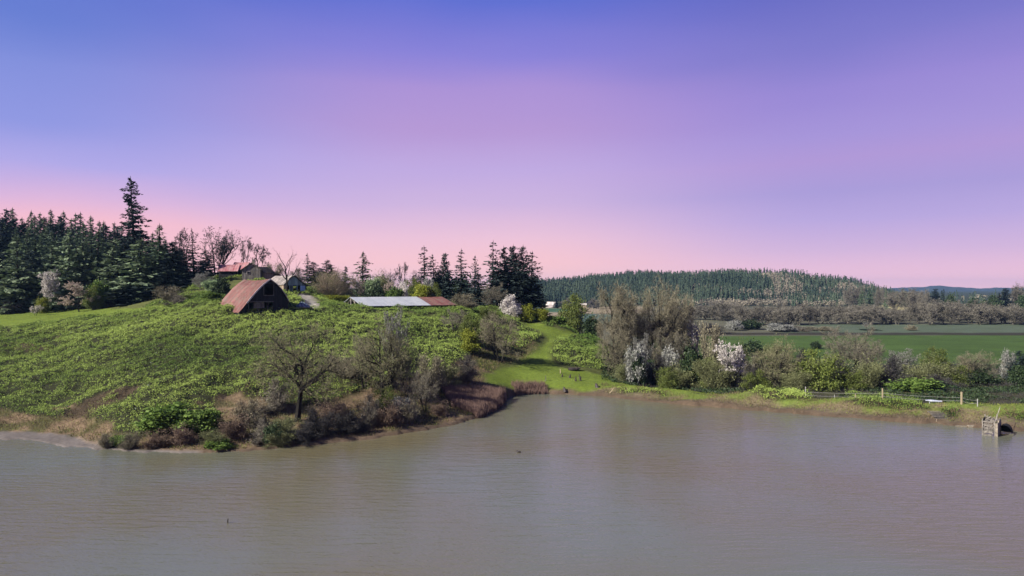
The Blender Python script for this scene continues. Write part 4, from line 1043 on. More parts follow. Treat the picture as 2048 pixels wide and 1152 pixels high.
OAKP = [(9, 1.1, 0.8, 0.36), (7, 0.8, 0.6, 0.22), (6, 0.75, 0.55, 0.2), (4, 0.75, 0.6, 0.2)]
OAK = bare_tree('oak', 21, 15, 15, 0.5, 0.46, OAKP, 10000, 0.5, 0.028, M['bark_dark'], M['twig_lichen'], 0.27, 0.02, buds=10000, bud_size=0.065, budm=M['twig_olive'], limbs=4, thick=(0.62, 0.85))
OAK2 = bare_tree('lichen_tree', 22, 13, 9, 0.6, 0.30, [(8, 0.9, 0.7, 0.3), (6, 0.8, 0.55, 0.2), (6, 0.75, 0.55, 0.2)], 9000, 0.5, 0.03, M['bark_dark'], M['twig_lichen'], 0.24, 0.03, stems=3, spread=0.35, buds=12000, bud_size=0.075, budm=M['twig_olive'], limbs=3, thick=(0.6, 0.85))
COTTON = [bare_tree('cotton_a', 23, 22, 13, 0.7, 0.4, [(10, 0.95, 0.6, 0.3), (7, 0.8, 0.55, 0.2), (6, 0.75, 0.5, 0.2)], 26000, 0.75, 0.042, M['bark_dark'], M['twig_tan'], 0.2, 0.03, stems=4, spread=0.3, buds=9000, bud_size=0.09, budm=M['twig_tan'], limbs=3),
          bare_tree('cotton_b', 24, 22, 11, 0.72, 0.4, [(10, 0.95, 0.55, 0.3), (7, 0.8, 0.55, 0.25), (6, 0.75, 0.5, 0.2)], 24000, 0.75, 0.042, M['bark_dark'], M['twig_tan'], 0.2, 0.03, stems=3, spread=0.25, buds=9000, bud_size=0.09, budm=M['twig_tan'], limbs=3)]
BARE = [bare_tree('bare_a', 25, 10, 9, 0.5, 0.2, [(9, 0.95, 0.7, 0.22), (6, 0.8, 0.55, 0.2), (5, 0.75, 0.5, 0.2)], 12000, 0.5, 0.032, M['bark_dark'], M['twig_grey'], 0.22, 0.03, stems=2, spread=0.3, buds=3000, bud_size=0.06, budm=M['twig_olive']),
        bare_tree('bare_b', 26, 10, 8, 0.6, 0.2, [(9, 0.8, 0.65, 0.2), (6, 0.75, 0.55, 0.2), (5, 0.75, 0.5, 0.2)], 12000, 0.5, 0.032, M['bark_dark'], M['twig_tan'], 0.22, 0.05, stems=4, spread=0.35, buds=2000, bud_size=0.06, budm=M['twig_tan'])]
AIRY = [bare_tree('airy_a', 27, 18, 11, 0.8, 0.28, [(8, 0.6, 0.5, 0.35), (5, 0.7, 0.5, 0.3), (5, 0.7, 0.5, 0.3)], 2600, 0.7, 0.05, M['bark_dark'], M['twig_dark'], 0.18, 0.14, stems=5, spread=0.35, buds=2600, bud_size=0.17, budm=M['conifer_dark']),
        bare_tree('airy_b', 28, 14, 7, 0.8, 0.2, [(6, 0.6, 0.5, 0.4), (5, 0.7, 0.5, 0.3), (4, 0.7, 0.5, 0.3)], 1400, 0.6, 0.05, M['bark_dark'], M['twig_dark'], 0.2, 0.12, stems=2, spread=0.2, buds=1600, bud_size=0.15, budm=M['twig_dark'])]
SNAG = bare_tree('snag', 29, 13, 8, 0.75, 0.32, [(6, 0.5, 0.75, 0.35), (3, 0.6, 0.4, 0.4)], 160, 0.7, 0.05, M['bark_dark'], M['twig_dark'], 0.14, 0.06)
FARB = [bare_tree('far_tree_%d' % k, 30 + k, 14, 10, 0.6, 0.22, [(10, 0.75, 0.6, 0.04), (6, 0.7, 0.55, 0.1)], 3600, 1.1, 0.10, M['bark_grey'], M['twig_far'], 0.2, 0.1, stems=2, spread=0.3, buds=1500, bud_size=0.2, budm=M['twig_far']) for k in range(4)]
BLOS = [bare_tree('blossom_a', 41, 9, 6, 0.55, 0.15, [(8, 0.65, 0.6, 0.15), (6, 0.7, 0.5, 0.2), (4, 0.7, 0.5, 0.2)], 2500, 0.4, 0.03, M['bark_dark'], M['twig_grey'], 0.2, 0.12, stems=2, spread=0.25, buds=11000, bud_size=0.10, budm=M['blossom']),
        bare_tree('blossom_b', 42, 9, 8, 0.45, 0.15, [(8, 0.85, 0.65, 0.15), (6, 0.7, 0.5, 0.2), (4, 0.7, 0.5, 0.2)], 3500, 0.4, 0.03, M['bark_dark'], M['twig_tan'], 0.2, 0.06, stems=1, buds=9000, bud_size=0.10, budm=M['blossom_pink']),
        bare_tree('blossom_c', 43, 9, 7, 0.55, 0.15, [(8, 0.75, 0.6, 0.15), (6, 0.7, 0.5, 0.2), (4, 0.7, 0.5, 0.2)], 4500, 0.4, 0.03, M['bark_grey'], M['twig_grey'], 0.2, 0.1, stems=3, spread=0.3, buds=9000, bud_size=0.09, budm=M['blossom_dim'])]
def WHITE_BUSH(seed, m2): return shrub('white_bush_%d' % seed, seed, 5, 6, 9000, 0.13, 22, m2, 9, 1500, M['twig_grey'], 0.7, 0.1)
BUSH_W = WHITE_BUSH(51, M['blossom']); BUSH_WD = WHITE_BUSH(52, M['blossom_dim'])
BUSH_G = [shrub('green_bush_a', 53, 4, 5, 7000, 0.17, 20, M['leaf_green'], 8), shrub('green_bush_b', 54, 4, 5, 7000, 0.17, 16, M['leaf_green'], 8)]
BUSH_D = [shrub('dark_bush_a', 55, 4, 5, 6500, 0.18, 20, M['leaf_dark'], 8), shrub('dark_bush_b', 56, 4, 6, 6500, 0.18, 16, M['leaf_dark'], 8)]
BUSH_Y = [shrub('yellow_bush_a', 57, 5, 6, 9000, 0.14, 22, M['leaf_yellow'], 9), shrub('yellow_bush_b', 58, 5, 5, 8000, 0.14, 18, M['leaf_yellow'], 9)]
BUSH_P = shrub('pale_bush', 59, 5, 5, 7500, 0.15, 18, M['leaf_pale'], 8)
WILLOW = [shrub('willow_a', 60, 7, 7, 9000, 0.12, 26, M['leaf_willow'], 12, 5000, M['twig_olive'], 0.75, 0.1, 0.7), shrub('willow_b', 61, 7, 8, 8000, 0.12, 30, M['leaf_willow'], 12, 6000, M['twig_olive'], 0.8, 0.1, 0.7)]
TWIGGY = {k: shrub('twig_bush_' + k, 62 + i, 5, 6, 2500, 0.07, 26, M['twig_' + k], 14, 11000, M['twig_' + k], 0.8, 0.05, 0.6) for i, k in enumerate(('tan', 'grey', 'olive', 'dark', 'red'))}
BIGTAN = shrub('big_tan_bush', 70, 9, 16, 9000, 0.10, 40, M['twig_olive'], 22, 30000, M['twig_pale_tan'], 0.75, 0.05, 0.85)

# ------------------------------------------------------------------ the wood on the left
rng = np.random.default_rng(77)
G_WOOD = 'conifers of the dark wood on the left'
plant('conifer', 'very tall dark spruce with drooping ragged boughs, highest tree in the picture', 'conifer', SPRUCE, 266, 236, 354, 76)
front = [(-28, 214, 500, 66, 'L'), (8, 216, 505, 58, 'D'), (34, 213, 470, 72, 'L'), (66, 224, 500, 60, 'D'), (100, 218, 478, 66, 'F'), (134, 216, 462, 70, 'L'), (168, 219, 480, 64, 'L'), (196, 222, 458, 66, 'F'), (222, 216, 476, 70, 'L'),
         (248, 221, 486, 60, 'D'), (278, 214, 478, 84, 'L'), (318, 224, 447, 60, 'F'), (302, 215, 520, 80, 'F'), (346, 219, 482, 62, 'D'), (336, 212, 540, 70, 'D'), (383, 222, 478, 46, 'S'), (262, 212, 560, 80, 'D')]
flab = ['pale green conifer at the left edge of the picture', 'dark conifer between the two pale conifers at the left edge', 'broad pale green conifer behind the white blossom tree on the lawn', 'dark slim conifer right of the broad pale one',
        'mid green conifer above the white blossom tree', 'broad pale grey green conifer above the gap between the blossom trees', 'pale green conifer above the pinkish blossom tree', 'tall mid green conifer left of the tall spruce',
        'pale green conifer just left below the tall spruce', 'dark conifer in the gap below the tall spruce', 'broad pale conifer with long pale lower boughs below the spruce', 'pointed green conifer standing out right of the tall spruce',
        'low dense conifer in front of the pointed one', 'dark conifer at the right end of the wood', 'short dark conifer at the wood edge above the tan bush', 'narrow dark ragged conifer last before the airy trees', 'dark low conifer filling the wood edge above the lawn']
for (px, d, top, w, k), lb in zip(front, flab):
    pr = {'L': FIR_L, 'D': FIR_D, 'F': FIR, 'S': FIR_S}[k]
    plant('conifer', lb, 'conifer', pr[int(px) % len(pr)], px, d, top, w * 1.12, group=G_WOOD)
ridge_top = [(-160, 418), (-60, 424), (20, 430), (60, 436), (150, 442), (220, 454), (300, 476), (350, 500)]
for row, (d, lift, n) in enumerate(((236, 30, 18), (256, 16, 20), (285, 4, 22), (325, -6, 24), (400, -12, 26))):
    for i in range(n):
        px = -90 + 450 * (i + rng.uniform(0.1, 0.9)) / n
        top = np.interp(px, [a for a, b in ridge_top], [b for a, b in ridge_top]) + lift + rng.uniform(-9, 14)
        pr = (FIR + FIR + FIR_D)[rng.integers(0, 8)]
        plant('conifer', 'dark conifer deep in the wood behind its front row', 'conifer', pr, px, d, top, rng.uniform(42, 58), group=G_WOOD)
plant('blossom_tree', 'tall white blossom tree against the dark wood on the left', 'blossom tree', BLOS[0], 90, 209, 538, 52)
plant('blossom_tree', 'pinkish blossom tree with dark trunk at the lawn edge', 'blossom tree', BLOS[1], 158, 203, 563, 62)
plant('blossom_tree', 'tiny white blossom sapling on the lawn before the dark wood', 'blossom tree', BLOS[0], 71, 199, 610, 20)
plant('shrub', 'yellow green bush left of the pinkish blossom tree', 'shrub', BUSH_Y[1], 85, 206, 596, 30)
plant('shrub', 'green bush right of the pinkish blossom tree', 'shrub', BUSH_G[0], 200, 208, 565, 42)
plant('shrub', 'green and tan twiggy bush against the pinkish blossom tree', 'shrub', WILLOW[0], 186, 204, 572, 36)
plant('shrub', 'dim grey bush at the dark wood edge on the far left', 'shrub', TWIGGY['dark'], 25, 209, 604, 46)
plant('shrub', 'dark grey twiggy bush in the shade right of the pinkish blossom tree', 'shrub', TWIGGY['dark'], 222, 207, 600, 46)
plant('shrub', 'rounded tan bush at the wood edge left of the barn', 'shrub', TWIGGY['tan'], 338, 186, 573, 58)
plant('shrub', 'brown grey twiggy bush in front of the rounded tan bush', 'shrub', TWIGGY['grey'], 352, 181, 592, 46)
plant('shrub', 'small tan green bush between tan bush and barn', 'shrub', WILLOW[1], 374, 187, 590, 26)
plant('blossom_tree', 'pale white blossoming tree above the green slope left of the barn', 'blossom tree', BLOS[2], 403, 203, 543, 36)
plant('shrub', 'dark green bush on the slope left of the barn roof', 'shrub', BUSH_D[0], 446, 192, 556, 34)
plant('shrub', 'pale green leafy bush beside the dark bush left of the barn', 'shrub', BUSH_P, 424, 196, 560, 36)
plant('shrub', 'low green bush below the dark bush left of the barn', 'shrub', BUSH_G[1], 425, 184, 585, 44)

# ------------------------------------------------------------------ the hilltop
plant('tree', 'airy dark tree rising behind the right end of the wood', 'tree', AIRY[1], 371, 232, 457, 52)
plant('tree', 'big airy dark many stemmed tree left of the red roofed house', 'tree', AIRY[0], 430, 242, 456, 84)
plant('conifer', 'dark bushy conifer at the foot of the big airy tree', 'conifer', FIR_D[0], 412, 240, 500, 40)
plant('tree', 'thin teal leaved tree behind the red roofed house', 'tree', AIRY[1], 489, 246, 479, 26)
plant('tree', 'crooked bare tree behind the mossy outbuildings', 'tree', AIRY[1], 518, 246, 486, 44)
plant('dead_tree', 'dead snag with forked bare boughs in front of the farmhouse porch', 'dead tree', SNAG, 574, 195, 492, 60)
plant('shrub', 'grey tangled bare bush on the hilltop right of the dead snag', 'shrub', TWIGGY['grey'], 598, 232, 538, 54)
plant('shrub', 'brown bare bush behind the farmhouse roof', 'shrub', TWIGGY['tan'], 548, 236, 528, 46)
plant('conifer', 'thin sparse conifer with a tufted top, leftmost of the hilltop conifers', 'conifer', FIR_S[1], 616, 250, 506, 20)
for px, d, top, w, lb in ((629, 252, 523, 34, 'small dark conifer right of the thin tufted one'), (651, 254, 519, 30, 'pointed dark conifer behind the big tan bush'), (665, 256, 528, 34, 'dark conifer right of the pointed one behind the big tan bush'),
                          (691, 252, 532, 20, 'narrow dark cypress shaped conifer right of the big tan bush'), (640, 262, 535, 44, 'squat dark conifer low behind the big tan bush')):
    plant('conifer', lb, 'conifer', FIR_D[int(px) % 2], px, d, top, w)
plant('conifer', 'broad dark conifer alone on the skyline above the long shed', 'conifer', FIR[1], 725, 236, 502, 50)
plant('shrub', 'very wide rounded tan bush of bare twigs left above the long shed', 'shrub', BIGTAN, 664, 207, 543, 104)
plant('shrub', 'yellow green bush at the foot of the wide tan bush', 'shrub', BUSH_Y[0], 672, 200, 590, 60)
plant('blossom_tree', 'pinkish blossom bush at the right side of the wide tan bush', 'blossom tree', BLOS[1], 714, 210, 552, 40)
plant('shrub', 'pale fresh green bush above the white shed roof', 'shrub', BUSH_P, 744, 209, 557, 36)
plant('shrub', 'olive twiggy bush behind the pale green bush', 'shrub', TWIGGY['olive'], 763, 216, 548, 50)
plant('shrub', 'dark green bush just above the white shed roof', 'shrub', BUSH_D[0], 752, 204, 576, 50)
plant('blossom_tree', 'small pinkish white blossom tree above the middle of the white roof', 'blossom tree', BLOS[1], 777, 206, 560, 26)
plant('shrub', 'white blossom bush right of the small pinkish blossom tree', 'shrub', BUSH_W, 805, 208, 566, 26)
plant('shrub', 'green bush between the white bush and the pinkish blossom tree', 'shrub', BUSH_G[0], 790, 203, 576, 36)
plant('shrub', 'yellow green bush above the joint of white and rusty roof', 'shrub', BUSH_Y[0], 845, 205, 570, 44)
plant('shrub', 'pale grey bush behind the yellow green bush over the rusty roof', 'shrub', BUSH_WD, 857, 211, 557, 26)
plant('shrub', 'green willow bush above the rusty roof', 'shrub', WILLOW[0], 868, 206, 568, 34)
plant('shrub', 'olive bush behind the white roof end', 'shrub', WILLOW[1], 824, 214, 558, 40)
for px, d, top, w, pr, lb in ((778, 262, 538, 40, AIRY[0], 'hazy dark bare tree on the skyline, first right of the broad conifer'), (803, 258, 524, 26, AIRY[1], 'thin dark tree with a tall tip on the skyline above the white roof'),
                              (824, 264, 542, 46, AIRY[0], 'pale hazy tree left of the row of tall conifers')):
    plant('tree', lb, 'tree', pr, px, d, top, w)
for px, d, top, w, pr, lb in ((849, 234, 491, 40, FIR_S[0], 'ragged tall conifer, leftmost of the row behind the rusty roof'), (868, 238, 508, 36, FIR_S[1], 'thin conifer second in the row behind the rusty roof'),
                              (922, 232, 497, 40, FIR_S[0], 'tall ragged conifer between the ivy clad trunk and the dense clump'), (952, 230, 511, 32, FIR_S[1], 'shorter sparse conifer left of the dense clump'),
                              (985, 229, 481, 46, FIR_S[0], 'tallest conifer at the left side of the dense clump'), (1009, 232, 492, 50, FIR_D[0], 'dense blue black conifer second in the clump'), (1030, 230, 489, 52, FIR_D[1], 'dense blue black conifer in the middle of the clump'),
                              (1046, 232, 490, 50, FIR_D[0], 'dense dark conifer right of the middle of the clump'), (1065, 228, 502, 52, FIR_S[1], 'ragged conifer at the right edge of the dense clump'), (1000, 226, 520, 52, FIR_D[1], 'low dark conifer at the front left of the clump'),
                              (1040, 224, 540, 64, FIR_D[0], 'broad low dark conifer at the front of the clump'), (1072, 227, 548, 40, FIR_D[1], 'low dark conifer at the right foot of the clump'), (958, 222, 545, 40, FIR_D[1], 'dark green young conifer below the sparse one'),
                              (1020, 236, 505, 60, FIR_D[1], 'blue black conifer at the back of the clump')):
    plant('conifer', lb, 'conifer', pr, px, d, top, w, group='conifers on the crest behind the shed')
plant('ivy_tree', 'dark ivy covered tree column between two ragged conifers', 'tree', IVY, 890, 236, 506, 34)
for px, d, top, w, lb in ((880, 240, 545, 50, 'dark bush low behind the rusty roof end'), (925, 238, 552, 60, 'dark bush low between the conifers behind the rusty roof')):
    plant('shrub', lb, 'shrub', BUSH_D[1], px, d, top, w)
plant('shrub', 'rounded tan bare bush right of the rusty roof', 'shrub', TWIGGY['tan'], 928, 192, 588, 56)
plant('bare_tree', 'grey bare tree in front of the dense conifer clump', 'tree', BARE[0], 990, 214, 566, 56)
plant('shrub', 'pale white blossom bush at the foot of the dense conifer clump', 'shrub', BUSH_W, 1021, 204, 592, 40)
plant('shrub', 'bright yellow green bush right of the pale white bush', 'shrub', BUSH_Y[1], 1054, 205, 609, 34)
plant('shrub', 'small bright green bush at the end of the lawn path', 'shrub', BUSH_Y[0], 1083, 206, 618, 34)
plant('shrub', 'big domed yellow green bush with a pointed top beyond the hedge', 'shrub', WILLOW[0], 1148, 222, 592, 70)
plant('shrub', 'green bush at the left foot of the domed bush', 'shrub', BUSH_G[0], 1112, 208, 632, 44)
plant('shrub', 'dark bush at the right foot of the domed bush', 'shrub', BUSH_D[0], 1186, 212, 634, 40)
plant('shrub', 'willow green bush right of the pale white bush on the slope', 'shrub', WILLOW[1], 975, 190, 612, 44)

# ------------------------------------------------------------------ the middle slope and the near shore
plant('bare_tree', 'large bare spreading tree with dark trunk on the near shore', 'tree', OAK, 594, 106.5, 642, 190, rot=0.6)
plant('bare_tree', 'lichen grey many stemmed bare tree right of the large spreading tree', 'tree', OAK2, 768, 121, 640, 128, rot=2.2)
plant('bare_tree', 'tall pale grey bare tree behind the many stemmed tree', 'tree', BLOS[2], 790, 130, 612, 50)
plant('bare_tree', 'slim dark bare tree left in the lichen grey group', 'tree', BARE[1], 728, 123, 668, 70)
plant('bare_tree', 'bare tree right in the lichen grey group', 'tree', BARE[0], 812, 120, 690, 56)
plant('bare_tree', 'small bare tree near the shore below the lichen grey group', 'tree', BARE[0], 851, 117, 738, 66)
plant('bare_tree', 'rounded grey bare tree with dark stems on the slope left of the lawn', 'tree', BARE[1], 1000, 158, 622, 80, rot=1.0)
plant('shrub', 'yellow green willow on the middle slope', 'shrub', WILLOW[0], 940, 163, 632, 52)
plant('shrub', 'bright olive bush low in front of the yellow green willow', 'shrub', BUSH_Y[1], 938, 157, 660, 40)
plant('bare_tree', 'pale grey bare tree behind the yellow green willow', 'tree', BARE[0], 908, 166, 618, 60)
plant('shrub', 'grey brown willow bush above the reeds', 'shrub', TWIGGY['grey'], 930, 138, 712, 62)
plant('shrub', 'olive twig bush left of the grey brown willow bush', 'shrub', TWIGGY['olive'], 888, 133, 728, 60)
plant('shrub', 'tan bare thicket between the two large bare trees', 'shrub', TWIGGY['tan'], 690, 126, 715, 80)
plant('shrub', 'grey bare thicket behind the large spreading tree', 'shrub', TWIGGY['grey'], 660, 130, 712, 60)
plant('shrub', 'tan thicket at the right side of the lichen grey group', 'shrub', TWIGGY['tan'], 860, 129, 712, 70)
shore = [(212, 96.0, 868, 40, 'tan', 'low tan dead bush at the edge of the mud bar'), (262, 95.5, 866, 44, 'tan', 'low rounded brown bush right of the mud bar'), (312, 96.0, 862, 56, 'red', 'reddish brown bush on the near shore right of the mud'),
         (365, 96.5, 850, 60, 'red', 'dark reddish bush below the bright bramble mound'), (470, 99, 828, 70, 'red', 'dusty red bush left of the large bare tree'), (428, 96.3, 862, 58, 'olive', 'olive bush at the waterline left of the large bare tree'),
         (520, 98, 842, 60, 'grey', 'grey twig bush left below the large bare tree'), (565, 99.5, 835, 70, 'olive', 'olive twig bush at the foot of the large bare tree'), (640, 101.5, 815, 80, 'dark', 'dark twig bush right of the large bare trunk'),
         (690, 103.5, 822, 70, 'dark', 'dark tangled bush at the waterline in the middle of the point'), (660, 107, 796, 70, 'red', 'reddish thicket right behind the large bare trunk'), (735, 107.5, 792, 60, 'grey', 'blue grey twig bush below the lichen grey group'),
         (775, 108.5, 800, 70, 'red', 'pinkish brown bush below the lichen grey group'), (720, 104.5, 845, 50, 'dark', 'low dark bush overhanging the water'), (815, 111, 806, 56, 'tan', 'tan grass bush right of the pinkish brown bush'),
         (610, 98.5, 850, 70, 'dark', 'dark low bush at the waterline below the large bare tree'), (560, 97, 862, 60, 'olive', 'low olive bush overhanging the water left of the trunk'), (880, 116, 800, 44, 'red', 'small reddish bush at the left end of the reeds'),
         (500, 103, 800, 70, 'tan', 'tan thicket on the slope left of the large bare tree'), (545, 110, 760, 80, 'grey', 'grey thicket under the left boughs of the large bare tree')]
for px, d, top, w, k, lb in shore:
    plant('shrub', lb, 'shrub', TWIGGY[k], px, d, top, w)
for px, d, top, w, pr, lb in ((240, 97.5, 872, 50, BUSH_G[0], 'bright green low bush at the edge of the mud bar'), (345, 101, 810, 120, BUSH_G[1], 'bright green bramble mound low on the near slope'), (405, 101, 820, 80, BUSH_G[0], 'green bramble mound right of the bright one'),
                              (770, 113, 775, 60, WILLOW[1], 'yellow green bush at the foot of the lichen grey group'), (800, 112, 795, 44, BUSH_WD, 'pale flowering bush below the lichen grey group'), (548, 97.3, 850, 46, BUSH_D[1], 'dark green bush at the waterline left of the large trunk'),
                              (440, 95.6, 880, 60, BUSH_G[1], 'low green bush at the waterline in front of the reddish bushes')):
    plant('shrub', lb, 'shrub', pr, px, d, top, w)

# ------------------------------------------------------------------ beyond the bank on the right
plant('bare_tree', 'tall tan bare tree left in the big group beyond the bank', 'tree', COTTON[1], 1238, 172, 566, 86, rot=0.4)
plant('bare_tree', 'tan bare tree between the two tallest of the big group', 'tree', COTTON[0], 1278, 180, 578, 84, rot=1.9)
plant('bare_tree', 'widest tallest tan bare tree of the big group beyond the bank', 'tree', COTTON[0], 1322, 176, 560, 112, rot=3.4)
plant('bare_tree', 'tan bare tree at the right of the big group', 'tree', COTTON[1], 1364, 182, 590, 70, rot=5.0)
plant('bare_tree', 'grey bare undergrowth tree below the tallest of the big group', 'tree', BARE[0], 1345, 168, 662, 70)
plant('bare_tree', 'pale grey bare tree below the left of the big group', 'tree', BARE[1], 1228, 165, 660, 60)
plant('shrub', 'white flowering bush with dark green heart at the foot of the big group', 'shrub', BUSH_WD, 1274, 156, 694, 46)
plant('shrub', 'dim flowering bush behind the white flowering bush', 'shrub', BLOS[2], 1284, 163, 668, 40)
plant('shrub', 'dark green bush inside the white flowering bush', 'shrub', BUSH_D[0], 1275, 155.6, 705, 34)
plant('shrub', 'grey flowering bush right of the white flowering bush', 'shrub', BUSH_WD, 1340, 163, 700, 44)
plant('blossom_tree', 'white blossom tree between the big group and the tan bush', 'blossom tree', BLOS[0], 1393, 178, 642, 34)
plant('shrub', 'tan feathery bush right of the big group', 'shrub', TWIGGY['tan'], 1418, 172, 648, 70)
plant('shrub', 'rounded olive bush before the tan feathery bush', 'shrub', TWIGGY['olive'], 1432, 152, 716, 86)
plant('shrub', 'yellow green bush left of the white blossom tree on the bank', 'shrub', WILLOW[0], 1416, 156, 718, 56)
plant('shrub', 'green bush below the big group left of the olive bush', 'shrub', BUSH_D[0], 1385, 160, 700, 60)
plant('blossom_tree', 'bright white blossom tree with slim pale trunk behind the bank', 'blossom tree', BLOS[0], 1470, 150, 682, 62)
plant('bare_tree', 'grey green bare tree with leaning dark trunk right of the white blossom tree', 'tree', OAK2, 1541, 152, 676, 104, rot=4.0)
plant('shrub', 'fresh green willow behind the fence', 'shrub', WILLOW[0], 1633, 151, 704, 104)
plant('bare_tree', 'spreading dark bare tree in front of the green field', 'tree', BARE[0], 1702, 186, 650, 110)
plant('bare_tree', 'grey bare tree right behind the spreading dark one', 'tree', BARE[1], 1738, 196, 676, 60)
plant('bare_tree', 'pale bare tree with a forked dark trunk at the field edge', 'tree', BLOS[2], 1806, 196, 698, 54)
plant('shrub', 'green willow at the field edge right of the pale bare tree', 'shrub', WILLOW[1], 1872, 204, 696, 52)
plant('bare_tree', 'dark leaning bare tree at the right of the field edge', 'tree', BARE[1], 1952, 178, 702, 70)
plant('shrub', 'pale blossom bush near the right edge beyond the bank', 'shrub', BUSH_WD, 2015, 182, 704, 30)
for px, d, top, w, lb in ((1512, 146, 742, 56, 'low yellow green bush between the white blossom tree and the leaning trunk'), (1700, 150, 738, 60, 'low yellow green bush behind the wire fence'), (1905, 166, 728, 64, 'yellow green bush left of the dark leaning bare tree'),
                      (1335, 152, 735, 50, 'low yellow green bush under the right of the big group')):
    plant('shrub', lb, 'shrub', WILLOW[int(px) % 2], px, d, top, w)
plant('conifer', 'dark evergreen at the right edge beyond the bank', 'conifer', FIR_D[0], 2040, 178, 700, 40)
plant('shrub', 'dark bush at the foot of the dark leaning bare tree', 'shrub', BUSH_D[1], 1962, 176, 738, 60)
plant('shrub', 'dark evergreen bush at the right edge below the blossom bush', 'shrub', BUSH_D[0], 2036, 174, 732, 40)
scrub = [(1250, 158, 725, 60, 'olive'), (1310, 158, 716, 70, 'dark'), (1355, 158, 730, 70, 'olive'), (1500, 148, 738, 60, 'dark'), (1515, 160, 712, 70, 'grey'), (1580, 160, 712, 70, 'grey'), (1590, 148, 740, 60, 'olive'), (1690, 160, 726, 80, 'dark'),
         (1735, 158, 718, 90, 'olive'), (1775, 170, 716, 80, 'grey'), (1790, 156, 740, 90, 'dark'), (1850, 168, 722, 100, 'olive'), (1905, 172, 728, 80, 'dark'), (1880, 158, 750, 90, 'dark'), (1660, 172, 705, 60, 'olive'), (1560, 190, 684, 60, 'olive'), (1600, 186, 700, 60, 'grey'), (1480, 178, 690, 50, 'olive')]
sl = ['at the foot of the big group, left', 'in the shade under the tallest tree of the big group', 'under the right of the big group', 'right behind the bright white blossom tree', 'between white blossom tree and grey green bare tree', 'right of the grey green bare tree',
      'low at the foot of the grey green bare tree', 'right of the fresh green willow behind the fence', 'behind the middle of the wire fence', 'below the pale forked tree', 'behind the tallest pale fence post', 'below the field edge willow', 'left of the dark leaning bare tree', 'low right of the pale fence posts',
      'between the fresh green willow and the spreading bare tree', 'at the near edge of the green field', 'behind the fresh green willow', 'behind the bright white blossom tree']
scrub = [(q[0], q[1], q[2], q[3], 'dark' if q[4] == 'grey' and q[0] > 1560 else q[4]) for q in scrub]  # right-hand grey bushes turned dark: cloud shade put into the twig colour
nm = {'olive': 'olive', 'dark': 'dark', 'grey': 'grey', 'tan': 'tan'}
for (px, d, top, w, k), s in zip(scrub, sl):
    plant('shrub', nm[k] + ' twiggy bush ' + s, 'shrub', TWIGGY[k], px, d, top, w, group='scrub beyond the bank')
for px, d, top, w, pr, lb in ((1650, 160, 742, 70, BUSH_D[0], 'dark green bush at the foot of the fresh green willow'), (1825, 150, 758, 100, BUSH_G[0], 'dark green creeping bush behind the bank'), (1880, 152, 766, 90, BUSH_D[1], 'low dark creeping bush left of the pale corner post'),
                              (1505, 268, 683, 56, BUSH_D[0], 'dark green bush on the near edge of the field behind the blossom tree'), (1632, 300, 683, 22, BUSH_D[1], 'small dark bush alone in the green field'),
                              (1560, 420, 648, 60, BUSH_WD, 'pale grey bush at the far side of the green field'), (1595, 425, 652, 70, TWIGGY['grey'], 'grey brush heap at the far side of the field, left'), (1640, 425, 653, 70, TWIGGY['tan'], 'tan brush heap at the far side of the field, right'),
                              (1738, 432, 658, 40, BUSH_D[0], 'dark low bush at the far corner of the field'), (1822, 430, 650, 26, TWIGGY['tan'], 'small tan bush on the ditch beyond the field'), (1430, 400, 648, 60, TWIGGY['dark'], 'dark bush left at the far side of the field'),
                              (1468, 430, 642, 36, BUSH_WD, 'pale misty bush at the far side of the field'), (1500, 440, 640, 50, BUSH_D[1], 'dark bush under the far treeline, left')):
    plant('shrub', lb, 'shrub', pr, px, d, top, w)
plant('blossom_tree', 'tiny pale tree alone between field and far treeline', 'blossom tree', BLOS[2], 1732, 455, 645, 12)

# the grey belt of bare trees across the valley
for i in range(84):
    px = 1378 + (2075 - 1378) * (i % 42 + rng.uniform(0, 1)) / 42
    d = rng.uniform(492, 520) if i < 42 else rng.uniform(540, 610)
    if px < 1480: d += 60
    top = np.interp(px, [1380, 1450, 1600, 1760, 1850, 1950, 2050], [612, 608, 612, 612, 604, 606, 612]) + rng.uniform(-6, 9)
    plant('bare_tree', 'grey bare tree in the long belt across the valley', 'tree', FARB[i % 4], px, d, top, rng.uniform(40, 60), group='bare trees of the belt across the valley')
for i in range(18):
    px = 1690 + 150 * (i + rng.uniform(0, 1)) / 18
    plant('tree', 'mixed tree on the tapering right end of the wooded ridge', 'tree', (FARB + FIR + [FARB[0]])[i % 8], px, rng.uniform(800, 940), np.interp(px, [1690, 1760, 1840], [566, 574, 580]) + rng.uniform(-3, 7), rng.uniform(16, 26), group='trees at the right end of the ridge')
